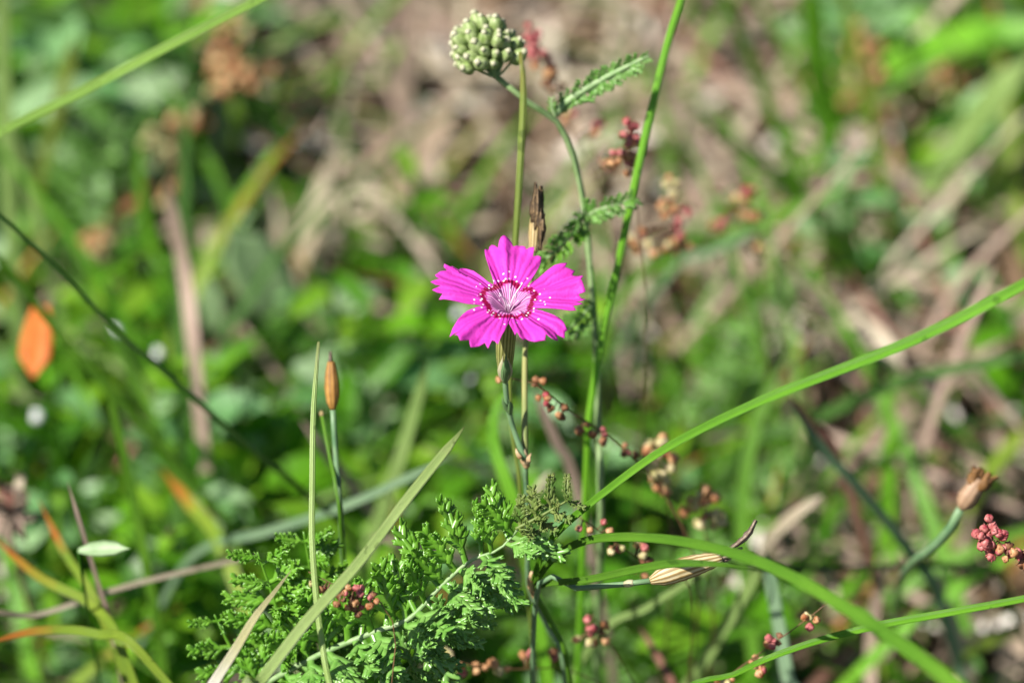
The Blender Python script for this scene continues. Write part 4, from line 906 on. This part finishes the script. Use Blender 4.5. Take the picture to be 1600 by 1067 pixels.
for k in range(900):
    px, py, b = spot(-60, 1660, -30, 1150); gr = green_at(px, py)
    if R.random() < gr * .9: continue
    th = R.uniform(0, 6.28); L = R.uniform(.02, .085); el = R.uniform(.0, .3) if R.random() < .75 else R.uniform(.3, 1.2)
    d = V((math.cos(th) * math.cos(el), math.sin(th) * math.cos(el), math.sin(el))); b = b + V((0, 0, R.uniform(.001, .007)))
    c = R.choice(['straw', 'straw', 'straw', 'pinkstraw', 'pinkstraw', 'pinkstraw', 'redstraw'])
    g = blade([b, b + d * L * .5 + V((R.uniform(-.003, .003), 0, R.uniform(0, .004))), b + d * L], R.uniform(.0005, .0019), 10, hint=(R.uniform(-.3, .3), -.3, 1), fold=.4, twist=R.uniform(-1, 1))
    w_ = {'straw': 'pale buff', 'pinkstraw': 'pinkish-grey', 'redstraw': 'dark reddish'}[c]
    props(obj('fallen_straw', g, M[c], base=b), w_ + ' straw fallen on the litter near ' + near(px, py), 'straw', w_ + ' straws near ' + near(px, py)); n += 1
    if n >= 280: break
# background yarrow leaves (soft, silvery)
def far_fern(label, b, tip, length, kinds, group):
    t = thing('yarrow_leaf', b, label, 'leaf', group)
    pts = [b, b.lerp(tip, .5) + V((0, 0, .006)), tip]
    fern_leaf(t, pts, length, (0, -.6, .8), 3.4 * mm, kinds=kinds, rows=((80, 0), (-80, 1), (5, 0)), rw=4)
for px, py, dx, dz, dy in ((40, 130, -.01, .045, 0), (30, 400, -.01, .045, 0), (120, 450, .01, .045, 0), (290, 330, -.02, .04, 0), (150, 330, -.02, .03, .01), (90, 420, -.025, .025, 0), (1000, 720, .012, .03, 0), (1060, 640, .02, .03, .01), (960, 640, -.012, .035, 0),
                           (1080, 800, .015, .03, -.01), (1010, 860, -.02, .03, 0), (1120, 700, .0, .035, 0), (920, 1010, .02, .03, 0), (1060, 1080, .015, .03, 0), (760, 1080, .01, .03, 0), (1180, 1050, -.015, .03, 0), (1000, 1150, -.01, .035, 0), (430, 720, .015, .03, 0), (600, 640, -.015, .03, 0)):
    b = at_z(px, py + 60, -.001)
    far_fern('soft silvery feathery yarrow leaf, blurred, low in the turf near ' + near(px, py), b, b + V((dx, dy, dz)), (10 if px < 300 else 7) * mm, 'pp' if px < 300 else R.choice(['pp', 'pg']), 'blurred yarrow leaves near ' + near(px, py))

# what nobody could count: short turf, crumbled litter
def framed(k, inner):
    if k < inner: return spot(-80, 1680, -60, 1250)
    b = V((R.uniform(-.95, .95), R.uniform(-.45, 1.35), 0)); v = b - CAM; d = v.dot(FWD)
    if d < .05: return -9999, -9999, b
    return v.x / d / K + 800, 533.5 - v.dot(UP) / d / K, b
tg = new()
for k in range(24000):
    px, py, b = framed(k, 2600)
    inf = -80 < px < 1680 and -60 < py < 1250
    if inf and k >= 2600: continue
    if R.random() > (green_at(px, py - 40) if inf else .6): continue
    L = R.uniform(.012, .042)
    join(tg, thin_blade(b - V((0, 0, .003)), R.uniform(0, 6.28), L, R.uniform(.001, .0028), R.uniform(.1, .9), R.uniform(.2, 1.6), 6), min(1, max(0, R.gauss(.5, .25))))
props(obj('short_grass', tg, M['turf']), 'short green turf growing through the litter', 'grass', kind='stuff')
lg = new()
for k in range(24000):
    px, py, b = framed(k, 5500)
    inf = -80 < px < 1680 and -60 < py < 1250
    if inf and k >= 5500: continue
    if R.random() < (green_at(px, py) * .97 if inf else .5): continue
    th = R.uniform(0, 6.28); L = R.uniform(.003, .026); el = R.gauss(0, .2); d = V((math.cos(th), math.sin(th), math.tan(el) if abs(el) < 1 else 0))
    M_ = aim_y(b + V((0, 0, R.uniform(.0005, .007))), d, (R.gauss(0, .3), R.gauss(0, .3), 1))
    join(lg, xform(oval_leaf(L, min(L * .5, R.uniform(.0008, .0046)), R.uniform(-.1, .3), R.uniform(.1, .6), 4), M_), min(1, max(0, R.gauss(.5, .32))))
props(obj('leaf_litter', lg, M['litter']), 'dry buff and grey litter covering the soil', 'litter', kind='stuff')
